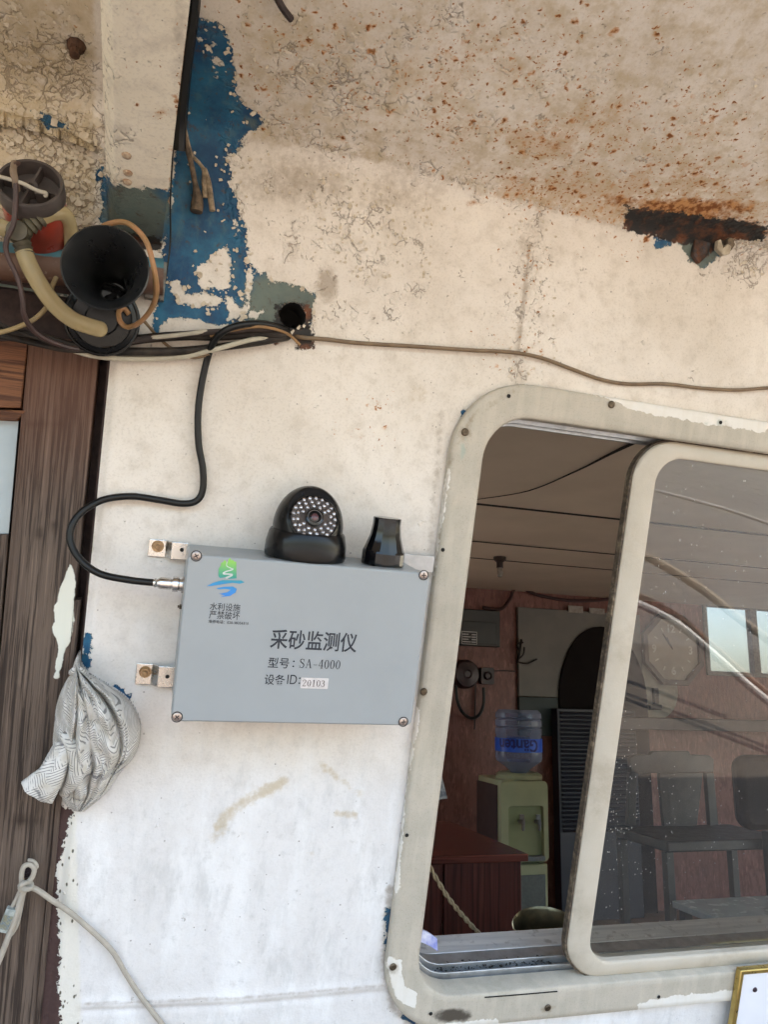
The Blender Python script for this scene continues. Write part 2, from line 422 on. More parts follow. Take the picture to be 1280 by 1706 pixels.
BLUE = [[(322, 25), (375, 45), (388, 95), (395, 160), (440, 200), (430, 215), (405, 225), (400, 250), (375, 262), (385, 290), (395, 335), (410, 385), (412, 440), (405, 540), (380, 560), (255, 560), (262, 470), (285, 330), (300, 180)],
        [(412, 440), (455, 468), (500, 478), (525, 492), (518, 545), (470, 555), (405, 545)],
        [(170, 290), (190, 310), (285, 318), (280, 405), (170, 400)],
        [(1088, 398), (1125, 398), (1118, 412), (1092, 414)], [(1120, 395), (1215, 398), (1200, 425), (1172, 446), (1150, 440), (1140, 415)],
        [(768, 684), (782, 680), (778, 700), (766, 706)],
        [(136, 1064), (150, 1058), (152, 1085), (146, 1115), (136, 1108)], [(186, 1140), (208, 1146), (223, 1172), (212, 1180), (190, 1160)],
        [(640, 1530), (652, 1500), (652, 1560), (646, 1600)], [(668, 1690), (690, 1690), (720, 1710), (690, 1712)],
        [(0, 468), (90, 472), (110, 492), (0, 498)], [(85, 340), (110, 345), (108, 410), (80, 410)], [(155, 280), (170, 280), (172, 300), (160, 305)], [(55, 185), (110, 205), (115, 215), (80, 216)]]
WHITE_ISLANDS = [[(332, 446), (376, 410), (386, 436), (384, 482), (350, 486), (330, 474)], [(280, 470), (296, 466), (312, 490), (345, 488), (370, 496), (362, 512), (298, 507)], [(374, 492), (393, 497), (404, 520), (395, 532), (380, 531)], [(352, 120), (366, 118), (362, 130)], [(330, 60), (338, 58), (340, 66), (332, 70)], [(380, 300), (392, 302), (388, 318)], [(386, 370), (396, 365), (402, 385), (392, 392)],
                 [(412, 440), (421, 442), (417, 515), (408, 520)], [(270, 540), (300, 530), (380, 542), (380, 570), (265, 565)],
                 [(350, 70), (362, 74), (352, 82)], [(352, 98), (368, 100), (372, 110), (358, 108)], [(420, 515), (438, 520), (428, 535), (414, 530)]]
def set_attr(o, name, arr):
    a = o.data.attributes.new(name, 'FLOAT', 'POINT'); a.data.foreach_set('value', np.asarray(arr, np.float32))
def paint_masks(o, P):
    px = proj(P)
    near = (px[:, 0] > -200) & (px[:, 0] < 1500) & (px[:, 1] > -300) & (px[:, 1] < 1950)
    x, y = px[:, 0], px[:, 1]
    above = ss(340 + (x - 900) * .235 - y, -25, 10)
    sb = np.minimum(sdu(px, BLUE), -sdu(px, WHITE_ISLANDS))
    set_attr(o, 'sd_blue', np.clip(sb, -60, 60))
    set_attr(o, 'teal', np.clip(blobs(px, [(465, 505, 70, 60, 1), (225, 360, 60, 60, 1.2), (50, 480, 90, 30, 1), (95, 370, 40, 50, 1), (1165, 410, 50, 40, 1), (420, 205, 30, 20, .5), (330, 500, 90, 50, .35)]), 0, 1.3))
    ceil = ss(y, 0, -1) if False else None
    jy = 340 + (x - 900) * .235                       # where wall and overhang meet
    above = ss(jy - y, -25, 10)
    r = 2.0 * blobs(px, [(740, 110, 330, 120, .24), (560, 110, 130, 90, .22), (900, 240, 62, 36, 1.1), (740, 200, 120, 50, .3), (1000, 330, 180, 60, .6), (860, 320, 70, 30, .6), (1130, 330, 150, 55, .8), (720, 60, 120, 60, .25), (830, 70, 120, 60, .22), (1150, 250, 160, 120, .22), (1010, 200, 120, 90, .28), (480, 150, 70, 60, .25)]) * above
    r = np.maximum(r, blobs(px, [(630, 670, 40, 14, .5), (610, 725, 45, 12, .45), (560, 718, 10, 8, .8), (850, 585, 50, 30, .3), (1030, 405, 60, 25, .3), (880, 440, 30, 90, .22), (265, 190, 12, 8, .8), (610, 1190, 20, 12, .2)]))
    r = np.maximum(r, line(px, [(300, 120), (296, 250), (282, 330)], 8, .45))
    set_attr(o, 'rust', r)
    set_attr(o, 'rustfill', line(px, [(320, 0), (300, 150), (286, 290), (272, 395)], 4, .62) + blobs(px, [(1130, 358, 95, 30, 1.15), (1040, 335, 70, 20, .62), (1180, 345, 90, 22, .8), (790, 425 - 85, 40, 10, .5), (1220, 380, 60, 20, 1), (910, 240, 50, 18, .52), (1260, 385, 40, 14, .8)]))
    d = blobs(px, [(760, 480, 160, 120, .2), (560, 430, 150, 70, .3), (1100, 480, 180, 60, .28), (420, 700, 120, 200, .12), (640, 800, 60, 120, .16), (250, 1300, 120, 100, .16), (560, 1480, 200, 160, .14), (760, 60, 300, 100, .2), (500, 300, 130, 60, .68), (660, 320, 110, 55, .55), (545, 475, 20, 32, 1.1), (560, 540, 70, 40, .35), (690, 360, 80, 60, .35), (880, 420, 40, 90, .5), (960, 470, 70, 60, .35), (1010, 540, 90, 60, .3), (1240, 430, 70, 40, .45), (830, 600, 80, 50, .3), (690, 660, 50, 30, .3), (470, 230, 90, 40, .5), (330, 330, 50, 120, .35),
                    (1080, 360, 70, 20, .9), (488, 530, 45, 50, .9), (240, 390, 60, 30, .9), (110, 390, 40, 40, .9), (50, 100, 95, 140, .62), (70, 330, 85, 80, .66), (60, 205, 120, 40, .6), (330, 250, 60, 160, .3), (300, 60, 20, 200, .5), (420, 620, 150, 40, .22), (700, 560, 120, 60, .22), (620, 1215, 130, 18, .25), (360, 1215, 90, 14, .28)])
    d = np.maximum(d, line(px, [(905, 345), (888, 400), (878, 500), (866, 590), (860, 640)], 22, .42)); d = np.maximum(d, line(px, [(884, 410), (873, 500), (862, 590)], 4, .8))
    d = np.maximum(d, line(px, [(440, 225), (620, 262), (760, 300), (905, 342), (1045, 378)], 16, .5))
    d = np.maximum(d, line(px, [(735, 690), (722, 860), (712, 960)], 10, .5))
    d = np.maximum(d, line(px, [(650, 1480), (640, 1600), (655, 1680), (700, 1720)], 10, .7))
    d = np.maximum(d, line(px, [(140, 1672), (400, 1662), (650, 1640)], 5, .55))
    d = np.maximum(d, line(px, [(0, 188), (60, 205), (110, 222), (165, 250)], 9, .8))
    set_attr(o, 'dirt', d)
    set_attr(o, 'yellow', np.maximum(np.maximum.reduce([line(px, [(365, 1375), (385, 1352), (420, 1330), (470, 1303)], 15, .74), line(px, [(535, 1270), (565, 1300), (600, 1322)], 9, .62), line(px, [(560, 1355), (590, 1357)], 8, .75), line(px, [(508, 1418), (520, 1422)], 7, .62), line(px, [(350, 1400), (372, 1380)], 14, .45), blobs(px, [(690, 660, 50, 26, .4)]), .52 * above * (x > 400)]),
                                     .80 * ss(176 - x, 0, 30) * (y < 480)))
    ck = blobs(px, [(560, 370, 150, 90, .42), (620, 430, 150, 60, .4), (560, 150, 200, 110, .45), (720, 60, 150, 80, .35), (80, 330, 130, 120, .95), (80, 120, 120, 120, .62), (90, 230, 110, 40, 1.1), (880, 470, 60, 120, .4), (900, 150, 400, 150, .22), (1250, 590 - 170, 60, 60, .7), (1120, 600, 120, 60, .1), (620, 500, 160, 80, .3)])
    ck = np.maximum(ck, line(px, [(400, 200), (620, 260), (900, 345)], 26, .36))
    ck = np.maximum(ck, line(px, [(905, 345), (885, 420), (872, 520), (862, 640)], 22, .40))
    ck = np.maximum(ck, line(px, [(330, 30), (395, 170), (380, 300), (412, 440)], 26, .4))
    set_attr(o, 'crack', ck)
    set_attr(o, 'skylight_smear', np.maximum(ss(y, 1160, 1360), .55 * ss(y, 700, 1100)))
    set_attr(o, 'sd_maroon', np.clip(sdu(px, [[(40, 1335), (122, 1345), (108, 1400), (95, 1450), (96, 1500), (99, 1600), (96, 1640), (104, 1720), (20, 1720)]]), -60, 60))
    set_attr(o, 'sd_black', np.clip(sdu(px, [[(1040, 345), (1120, 352), (1200, 366), (1285, 374), (1268, 404), (1215, 398), (1180, 425), (1150, 408), (1085, 396), (1040, 384)], [(458, 508), (518, 503), (522, 580), (494, 582), (488, 560), (460, 572)], [(120, 380), (180, 385), (270, 395), (268, 420), (140, 415)]]), -60, 60))
    set_attr(o, 'strip', ss(sdf(px, [(60, 1330), (126, 1350), (135, 1706), (138, 1760), (40, 1760)]), -2, 2))
    set_attr(o, 'tan', np.maximum(line(px, [(172, 600), (160, 720), (150, 880), (138, 1000)], 9, .85), 0) * (y < 1030))

# ------------------------------------------------------------------ the boat cabin
VJ, DOOR_U = .427, -.352
WU = (.0770, 1.16, -.718, .190)                       # window frame outline in wall coordinates
IU = (.1235, 1.113, -.668, .145)                      # its opening
cabin = Thing('boat_cabin', 'weathered boat cabin front with peeling cream paint over blue and a sliding window', 'boat cabin', (0, 0, 0))
PAINT = M_paint_wall('peeling_cream_paint')

def axis(a, b, fine, lo, hi, n):
    return np.concatenate([np.linspace(lo, a, n, endpoint=False), np.arange(a, b, fine), np.linspace(b, hi, n)])
us = np.concatenate([axis(-.62, .66, .0028, -2.2, 1.2, 14), [1.275, 1.30, 1.6, 1.9, 2.26, 2.285, 2.6, 3.0, 3.4]])
vs = np.concatenate([np.linspace(-1.75, -.76, 12, endpoint=False), np.linspace(-.76, VJ - .022, 415)])
U, V = np.meshgrid(us, vs, indexing='ij')
# gentle plate unevenness, the weld bead down the panel joint and the ledge near the bottom
def fbm(x, y, k, seed):
    r = np.random.default_rng(seed); o = np.zeros_like(x)
    for i in range(8):
        a = r.uniform(0, 6.28); f_ = k * r.uniform(.6, 2.2); o += np.sin((x * math.cos(a) + y * math.sin(a)) * f_ + r.uniform(0, 6.28)) / 8
    return o
def wall_w(u, v):
    px = proj(np.stack([u.ravel(), v.ravel(), np.zeros(u.size)], 1))
    w = fbm(u, v, 9, 3) * .0035 + fbm(u, v, 34, 4) * .0008
    b = line(px, [(905, 345), (888, 400), (878, 500), (866, 590), (856, 660)], 9, .0035) + line(px, [(140, 1672), (400, 1662), (650, 1640)], 9, .0022)
    b -= line(px, [(140, 1684), (400, 1674), (650, 1652)], 5, .0016)
    keep = ss(np.abs(u - .35), 0, 0.02) * 0 + 1
    w = w + b.reshape(u.shape)
    e = ss(DOOR_U + .014 - u, 0, .03) * ss(v, .5, -.2) if False else 0
    w = w * ss(VJ - .022 - v, 0, .05)
    return w - ss(-(u - DOOR_U), -.012, 0) * .006 * (v < .24)
W = wall_w(U, V)
P = np.stack([U, V, W], -1)
nu, nv = len(us), len(vs)
idx = np.arange(nu * nv).reshape(nu, nv)
uc = (us[:-1] + us[1:]) / 2; vc = (vs[:-1] + vs[1:]) / 2
UC, VC = np.meshgrid(uc, vc, indexing='ij')
pc = proj(np.stack([UC.ravel(), VC.ravel(), np.zeros(UC.size)], 1)).reshape(*UC.shape, 2)
qx_ = np.abs(UC - (WU[0] + WU[1]) / 2) - (WU[1] - WU[0]) / 2 + .105; qy_ = np.abs(VC - (WU[2] + WU[3]) / 2) - (WU[3] - WU[2]) / 2 + .105
hole = (np.hypot(np.maximum(qx_, 0), np.maximum(qy_, 0)) + np.minimum(np.maximum(qx_, qy_), 0) - .105) < -.010
hole |= (UC > 1.30) & (UC < 2.26) & (VC > WU[2] + .012) & (VC < WU[3] - .012)
DOORTOP = at(100, 492).y
hole |= (UC < DOOR_U - .0 ) & (UC > -.95) & (VC < DOORTOP) & ~((sdf(pc.reshape(-1, 2), [(-300, 1330), (140, 1330), (140, 1950), (-300, 1950)]).reshape(UC.shape) > 0) & (UC > -.40))
hc = at(488, 527)
hole |= ((UC - hc.x) / .017) ** 2 + ((VC - hc.y) / .016) ** 2 < 1
qd = np.stack([idx[:-1, :-1], idx[1:, :-1], idx[1:, 1:], idx[:-1, 1:]], -1)[~hole]
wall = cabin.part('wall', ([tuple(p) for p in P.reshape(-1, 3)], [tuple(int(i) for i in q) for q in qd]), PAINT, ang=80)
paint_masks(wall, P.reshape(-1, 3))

# overhang: a fillet from the wall top, then level out over the deck
s_f = np.linspace(0, 1, 9); RF = .03
tdir = np.array([0, 1.0, 0]); odir = WR.T @ np.array([0, -1.0, .10]); odir /= np.linalg.norm(odir)   # level outwards, in wall axes
pj = np.array([0, VJ, 0])
c0, c2 = pj - tdir * .022, pj + odir * .034
prof = [(1 - s) ** 2 * c0 + 2 * s * (1 - s) * pj + s * s * c2 for s in s_f]
OVER = .95
prof += [pj + odir * d_ for d_ in np.concatenate([np.arange(.037, .42, .003), np.linspace(.42, OVER, 10)])]
prof = np.array(prof)
nrm_c = np.cross(odir, np.array([1.0, 0, 0])); nrm_c /= np.linalg.norm(nrm_c)
if nrm_c @ (CW - pj) < 0: nrm_c = -nrm_c
us2 = us
PO = np.zeros((len(us2), len(prof), 3)); PO[..., 0] = us2[:, None]; PO[..., 1:] = prof[None, :, 1:]
dd = np.linspace(0, 1, len(prof))
A, B = np.meshgrid(us2, np.arange(len(prof)) * .003, indexing='ij')
PO += (fbm(A, B, 10, 8) * .004 + fbm(A, B, 40, 9) * .0012)[..., None] * nrm_c * ss(np.arange(len(prof)), 6, 14)[None, :, None]
i2 = np.arange(PO.shape[0] * PO.shape[1]).reshape(PO.shape[:2])
q2 = np.stack([i2[:-1, :-1], i2[1:, :-1], i2[1:, 1:], i2[:-1, 1:]], -1).reshape(-1, 4)
PO[:, 0, 2] = W[:, -1] * 0 + PO[:, 0, 2]
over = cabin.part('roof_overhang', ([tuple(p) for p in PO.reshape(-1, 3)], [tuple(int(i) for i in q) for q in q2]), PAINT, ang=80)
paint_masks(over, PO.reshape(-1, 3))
def wv(p): return Vector(WR.T @ (np.array(p) - WO))          # world -> wall coordinates
def rim_p(o_): return pj + odir * o_
pr = rim_p(OVER)
lip = [(u_, pr[1] + dy, pr[2] + dz) for u_ in (-2.2, 3.4) for dy, dz in ((0, 0), (.0, .02), (.07, .0), (.07, -.02))]
cabin.part('roof_edge', (lip, [(0, 1, 3, 2), (4, 6, 7, 5), (0, 4, 5, 1), (2, 3, 7, 6), (1, 5, 7, 3), (0, 2, 6, 4)]), PAINT, sm=False)

# beam under the overhang, running outwards from the wall
bu0, bu1 = at(182, 330).x, at(270, 398).x
bz = at(225, 400)
zc = WR @ np.array(bz) + WO
def beam_pt(px_, py_):                                   # on the beam's underside
    return wv(atZ(px_, py_, zc[2] + .0))
bl0, bl1 = beam_pt(160, -40), beam_pt(322, -40)
out_l = (bl0.x, bl0.y, bl0.z); out_r = (bl1.x, bl1.y, bl1.z)
nb = 26
bv, bf = [], []
CH = .02
upv = Vector(WR.T @ np.array([0, 0, 1.0]))
for i in range(nb + 1):
    t = i / nb * 1.9
    l = Vector((bu0, bz.y, 0)).lerp(Vector(out_l), t); r_ = Vector((bu1, bz.y, 0)).lerp(Vector(out_r), t)
    for fx in np.linspace(0, 1, 13):
        lift = .018 * (1 - math.sin(min(fx / .22, 1) * math.pi / 2))
        bv.append(l.lerp(r_, fx) + upv * lift)
    bv.append(r_ + upv * .13); bv.append(l + upv * .13)
nn = 15
for i in range(nb):
    for k in range(nn): bf.append((i * nn + k, i * nn + (k + 1) % nn, (i + 1) * nn + (k + 1) % nn, (i + 1) * nn + k))
import bmesh
def subdiv(g, cuts):
    bm = bmesh.new(); vs_ = [bm.verts.new(p) for p in g[0]]
    for f_ in g[1]: bm.faces.new([vs_[i] for i in f_])
    bmesh.ops.subdivide_edges(bm, edges=bm.edges, cuts=cuts, use_grid_fill=True)
    bm.verts.ensure_lookup_table(); bm.verts.index_update()
    r = ([v.co.copy() for v in bm.verts], [tuple(v.index for v in f_.verts) for f_ in bm.faces]); bm.free(); return r
bg_ = subdiv((bv, bf), 3)
beam = cabin.part('ceiling_beam', bg_, M_paint_wall('peeling_lit_beam_paint', (.86, .79, .65), (.78, .70, .55)), ang=50)  # wall paint made lighter here, imitating the beam's nearness to the light
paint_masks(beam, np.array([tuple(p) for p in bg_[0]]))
RUST = M_simple('rusty_steel', (.11, .05, .025), (.045, .022, .014), .85, .2, 120, .6, 300, .001)
for x_, y_ in ((211, 259), (213, 288), (212, 303)):
    p = beam_pt(x_, y_)
    cabin.part('rivet', shift(xf(lathe([(.0048, 0), (.0042, .0018), (.0022, .0030), (0, .0033)], 14), axis_m((0, 0, 0), -upv)), p), M_simple('painted_rivet', (.50, .41, .30), (.28, .17, .10), .8, ns=200))

# ---- window
FRAME = M_simple('chalky_cream_frame', (.50, .465, .375), (.43, .40, .315), .6, 0, 25, .35, 420, .0006, dirt=(.27, .25, .18), dirt_amt=.35)
def M_frame():
    t = NT('worn_cream_window_frame')
    n1 = t.noise(20, 6, .6); nf = t.noise(500, 3, .6); nm = t.noise(60, 5, .65)
    col = t.mix(t.step(n1, .35, .65), (.475, .432, .362), (.41, .378, .315))
    col = t.mix(t.mul(t.step(nf, .52, .7), .3), col, (.24, .21, .15))
    wob = t.add(t.mul(t.sub(t.noise(45, 4), .5), 16), t.mul(t.sub(t.noise(160, 4), .5), 9))
    wh = t.step(t.add(t.attr('sd_white'), wob), -.8, .8)
    col = t.mix(wh, col, t.mix(nm, (.78, .76, .72), (.68, .65, .59)))
    gn = t.step(t.add(t.attr('green'), t.mul(t.sub(t.noise(90, 5), .5), 1.1)), .45, .7)
    col = t.mix(t.mul(gn, .6), col, (.30, .38, .34))
    so = t.step(t.add(t.attr('soot'), t.mul(t.sub(nm, .5), .9)), .3, .8)
    br = t.noise(70, 3, .6, vec=t.map((1, .12, 1)))
    col = t.mix(t.mul(t.step(br, .45, .65), .22), col, (.62, .57, .47))
    gk = t.step(t.add(t.attr('grime'), t.mul(t.sub(t.noise(85, 4, .65), .5), 1.0)), .3, .8)
    col = t.mix(t.mul(gk, .6), col, (.22, .16, .09))
    col = t.mix(t.mul(so, .9), col, (.03, .022, .015))
    hh = t.add(t.mul(nf, .25), t.mul(wh, .6)); hh = t.add(hh, t.mul(t.noise(200, 3), .3))
    return t.done(t.bsdf(col, .55, 0, t.bump(hh, .5, .0008), Specular_IOR_Level=.4))
win_o = rrect(WU[0], WU[1], WU[2], WU[3], .105, 14)
win_i = rrect(IU[0], IU[1], IU[2], IU[3], .062, 14)
nP = len(win_o)
rings = []
for f_, z_ in ((0, .001), (0, .010), (.04, .0125), (.5, .0135), (.94, .0125), (1.0, .010), (1.0, -.022)):
    rings.append([(o_[0] + (i_[0] - o_[0]) * f_, o_[1] + (i_[1] - o_[1]) * f_, z_) for o_, i_ in zip(win_o, win_i)])
def densify(rg, n):
    out = []
    for r in rg:
        q = []
        for a, b in zip(r, r[1:] + r[:1]):
            L = math.dist(a, b); m_ = max(1, int(L / .012))
            q += [tuple(a[k] + (b[k] - a[k]) * j / n_ for k in range(3)) for n_ in [n[len(q) and 0] if False else m_] for j in range(m_)]
        out.append(q)
    return out
base = rings[0]; cnt = [max(1, int(math.dist(a, b) / .010)) for a, b in zip(base, base[1:] + base[:1])]
rr = []
for r in rings:
    q = []
    for a, b, m_ in zip(r, r[1:] + r[:1], cnt): q += [tuple(a[k] + (b[k] - a[k]) * j / m_ for k in range(3)) for j in range(m_)]
    rr.append(q)
def fine_rings(rr):                                       # extra rings across the face so masks read
    out = [rr[0], rr[1], rr[2]]
    for k in range(1, 6): out.append([tuple(a[j] + (b[j] - a[j]) * k / 6 for j in range(3)) for a, b in zip(rr[2], rr[4])])
    return out + rr[4:]
rr = fine_rings(rr); n_ = len(rr[0])
fv = [p for r in rr for p in r]; ff = [(a * n_ + k, a * n_ + (k + 1) % n_, (a + 1) * n_ + (k + 1) % n_, (a + 1) * n_ + k) for a in range(len(rr) - 1) for k in range(n_)]
window = cabin.part('window', (fv, ff), M_frame(), ang=60, label='cream painted sliding window frame with rounded corners and chipped edges')
fpx = proj(np.array(fv))
set_attr(window, 'sd_white', np.clip(sdu(fpx, [[(640, 1590), (668, 1600), (672, 1640), (695, 1655), (693, 1688), (660, 1660)], [(720, 1706), (800, 1700), (830, 1695), (830, 1720), (720, 1720)], [(1062, 1672), (1110, 1660), (1225, 1650), (1225, 1690), (1062, 1690)],
    [(690, 1180), (702, 1170), (676, 1330), (664, 1480), (655, 1500)], [(745, 780), (752, 782), (722, 960), (712, 960)], [(870, 640), (960, 648), (1080, 690), (1280, 722), (1280, 690), (1000, 640)]]), -40, 40))
set_attr(window, 'green', blobs(fpx, [(772, 750, 8, 30, .8), (900, 660, 40, 8, .5), (1200, 705, 60, 10, .6), (705, 1080, 14, 60, .4), (1000, 668, 70, 8, .4), (860, 655, 30, 10, .4)]))
set_attr(window, 'soot', blobs(fpx, [(755, 1692, 32, 12, 1.2), (780, 1690, 14, 8, .8), (1060, 1690, 10, 4, .3)]) + .5 * line(fpx, [(865, 697), (1115, 733)], 4) + .35 * line(fpx, [(830, 705), (800, 770), (765, 1000)], 3))
set_attr(window, 'grime', np.maximum(blobs(fpx, [(775, 722, 14, 16, .8), (1019, 676, 12, 10, .7), (706, 1156, 12, 16, .7), (655, 1614, 14, 14, .8), (913, 1680, 14, 10, .8), (738, 920, 7, 12, .6), (678, 1396, 7, 12, .6), (848, 663, 8, 8, .5), (690, 1620, 30, 40, .3), (1210, 708, 20, 10, .5)]), np.maximum(line(fpx, [(870, 645), (790, 690), (752, 760), (735, 860), (700, 1100), (662, 1400), (640, 1590)], 7, .55), line(fpx, [(862, 700), (818, 730), (800, 790), (745, 1180), (697, 1590)], 5, .4))))
ALU = M_simple('dull_aluminium', (.58, .60, .62), (.42, .44, .46), .42, .75, 40, .2, 300, .0005, dirt=(.20, .18, .15), dirt_amt=.5)
ALUD = M_simple('grimy_aluminium', (.40, .42, .45), (.16, .16, .16), .5, .6, 30, .3, 300, .0006, dirt=(.05, .045, .04), dirt_amt=.8)
# track channels along the sill and the jambs behind the frame
def chan(w0, w1, d0, d1, nm, mat, r=.06):
    a = rrect(IU[0] - d0, IU[1] + d0, IU[2] - d0, IU[3] + d0, r + d0, 10); b = rrect(IU[0] + d1, IU[1] - d1, IU[2] + d1, IU[3] - d1, max(r - d1, .01), 10)
    return cabin.part(nm, ring(a, b, w0, w1), mat, parent=window, bev=.0008)
chan(-.050, -.0235, .010, -.004, 'track', ALUD)
chan(-.030, -.027, .004, .006, 'track_rail', ALU)
chan(-.044, -.041, .004, .010, 'track_rail', ALU)
chan(-.080, -.052, .010, -.0005, 'jamb_lining', ALU)
def M_sill():
    t = NT('brushed_sill'); g = t.noise(90, 4, .6, vec=t.map((.06, 1, 1)))
    col = t.mix(t.step(g, .35, .65), (.86, .85, .83), (.66, .66, .66))
    col = t.mix(t.mul(t.step(t.noise(60, 5), .55, .7), .5), col, (.25, .23, .2))
    return t.done(t.bsdf(col, .4, .35, t.bump(g, .3, .0008)))
sg = box(IU[0] - .01, IU[1] + .01, IU[2] - .012, IU[2] - .001, -.125, -.081)
cabin.part('sill', sg, M_sill(), parent=window, bev=.002)
# grime along the lower track
gv, gf = [], []
rs_ = random.Random(3)
for i in range(260):
    u_ = rs_.uniform(.13, .36); k = rs_.choice((-.0345, -.047, -.038)); s_ = rs_.uniform(.001, .0035)
    o_ = Vector((u_, IU[2] + .003 + rs_.uniform(0, .002), k + rs_.uniform(-.004, .004)))
    g = shift(([Vector((rs_.uniform(-1, 1), rs_.uniform(-.3, 1), rs_.uniform(-1, 1))) * s_ for _ in range(4)], [(0, 1, 2), (0, 2, 3), (0, 3, 1), (1, 3, 2)]), o_)
    n0 = len(gv); gv += g[0]; gf += [tuple(j + n0 for j in f_) for f_ in g[1]]
gm = cabin.part('grit', (gv, gf), M_simple('black_grit', (.03, .028, .025), None, .9), parent=window, sm=False); gm['kind'] = 'stuff'
# sliding sash
so_ = rrect(.3640, 1.135, -.6690, .1430, .062, 12); si_ = rrect(.4005, 1.09, -.6450, .1195, .040, 12)
nS = len(so_); rs2 = []
for f_, z_ in ((0, -.020), (0, -.0045), (.10, -.0015), (.85, .0005), (.97, -.001), (1, -.004), (1, -.020)):
    rs2.append([(a[0] + (b[0] - a[0]) * f_, a[1] + (b[1] - a[1]) * f_, z_) for a, b in zip(so_, si_)])
sv = [p for r in rs2 for p in r]; sf = [(a * nS + k, a * nS + (k + 1) % nS, (a + 1) * nS + (k + 1) % nS, (a + 1) * nS + k) for a in range(len(rs2) - 1) for k in range(nS)]
sf += [(k, (k + 1) % nS, (len(rs2) - 1) * nS + (k + 1) % nS, (len(rs2) - 1) * nS + k)[::-1] for k in range(nS)]
cabin.part('sash', (sv, sf), M_simple('cream_sash_paint', (.53, .48, .40), (.485, .435, .355), .55, 0, 22, .4, 420, .0008, dirt=(.30, .25, .18), dirt_amt=.5), parent=window, ang=50)
gas = ring(rrect(.3605, 1.14, -.672, .1455, .065, 12), rrect(.3638, 1.135, -.669, .1432, .062, 12), -.017, -.006)
cabin.part('seal', gas, M_simple('worn_brown_seal', (.10, .075, .05), (.035, .025, .02), .8, ns=150, dirt=(.35, .28, .19), dirt_amt=.7), parent=window)
gu, gvv = np.linspace(.3985, 1.092, 90), np.linspace(-.647, .1215, 90)
GU, GV = np.meshgrid(gu, gvv, indexing='ij'); gi = np.arange(GU.size).reshape(GU.shape)
glass = cabin.part('glass', ([(a, b, -.012) for a, b in zip(GU.ravel(), GV.ravel())], [tuple(int(j) for j in q) for q in np.stack([gi[:-1, :-1], gi[1:, :-1], gi[1:, 1:], gi[:-1, 1:]], -1).reshape(-1, 4)]), M_glass('dusty_window_glass'), parent=window)
gp = proj(np.stack([GU.ravel(), GV.ravel(), np.full(GU.size, -.012)], 1))
set_attr(glass, 'dust', np.clip(blobs(gp, [(1030, 1370, 30, 120, .85), (1040, 1290, 22, 90, .5), (1090, 1400, 110, 130, .16), (1160, 900, 130, 130, .10)]), 0, 1))
DARKHOLE = M_simple('dark_hole', (.012, .011, .01), None, .9)
SCREW = M_simple('tarnished_screw', (.16, .12, .08), (.06, .045, .03), .45, .7, 200)
def screw_g(r, p, nrm=(0, 0, 1), hgt=.002):
    head = lathe([(r, 0), (r, hgt * .4), (r * .75, hgt), (r * .2, hgt * 1.1), (0, hgt * 1.1)], 18)
    a = random.uniform(0, 1.5)
    sl = [xf(box(-r * .6, r * .6, -r * .13, r * .13, hgt * 1.05, hgt * 1.25), Matrix.Rotation(a + k * math.pi / 2, 4, 'Z')) for k in (0, 1)]
    m_ = axis_m(p, nrm)
    return xf(head, m_), xf(join(*sl), m_)
for x_, y_ in ((775, 720), (1019, 674), (706, 1152), (655, 1610), (913, 1678)):
    p = at(x_, y_, .0132)
    a, b = screw_g(.0052, p)
    s_ = cabin.part('screw', join(a, b), SCREW, parent=window)
for x_, y_ in ((848, 660), (1201, 704), (738, 916), (678, 1391), (718, 1688), (1098, 1660), (960, 1660 - 40)):
    if y_ == 1620: continue
    cabin.part('screw_hole', shift(lathe([(.0026, 0), (.0026, .0006), (0, .0006)], 14), at(x_, y_, .0134)), DARKHOLE, parent=window)
cabin.part('scratch', tube([at(808, 1661, .0133), at(860, 1657, .0133), at(929, 1651, .0133)], .0009, 6), DARKHOLE, parent=window)

# added next window along the front, unseen to the right, for more interior light
w2 = window.copy(); C.collection.objects.link(w2); w2.location.x += 1.2
for c_ in [c_ for c_ in window.children if c_.name.split('.')[0] in ('sash', 'glass', 'seal', 'jamb_lining', 'sill', 'track')]:
    d_ = c_.copy(); C.collection.objects.link(d_); d_.parent = w2
# ---- wooden door
DW = -.004
def door_grid(poly_px, w, th, nx, ny):
    """quad (tl, tr, br, bl in pixels) as a gridded slab"""
    tl, tr, br, bl = [at(*p, w) for p in poly_px]
    v = []; f = []
    for j in range(ny + 1):
        for i in range(nx + 1):
            a = tl.lerp(tr, i / nx); b = bl.lerp(br, i / nx); p = a.lerp(b, j / ny); v.append(p)
    for j in range(ny):
        for i in range(nx):
            k = j * (nx + 1) + i; f.append((k, k + nx + 1, k + nx + 2, k + 1))
    loop = [i for i in range(nx + 1)] + [j * (nx + 1) + nx for j in range(1, ny + 1)] + [ny * (nx + 1) + i for i in range(nx - 1, -1, -1)] + [j * (nx + 1) for j in range(ny - 1, 0, -1)]
    n0 = len(v); v += [v[i] - Vector((0, 0, th)) for i in loop]
    m_ = len(loop)
    f += [(loop[k], loop[(k + 1) % m_], n0 + (k + 1) % m_, n0 + k) for k in range(m_)]
    return v, f
WOODM = M_wood('weathered_door_wood', (.145, .108, .084), (.092, .064, .049), (.022, .014, .011), masks=True)
WOODR = M_wood('red_brown_rail_wood', (.20, .085, .036), (.14, .055, .026), (.055, .020, .010), along='x')
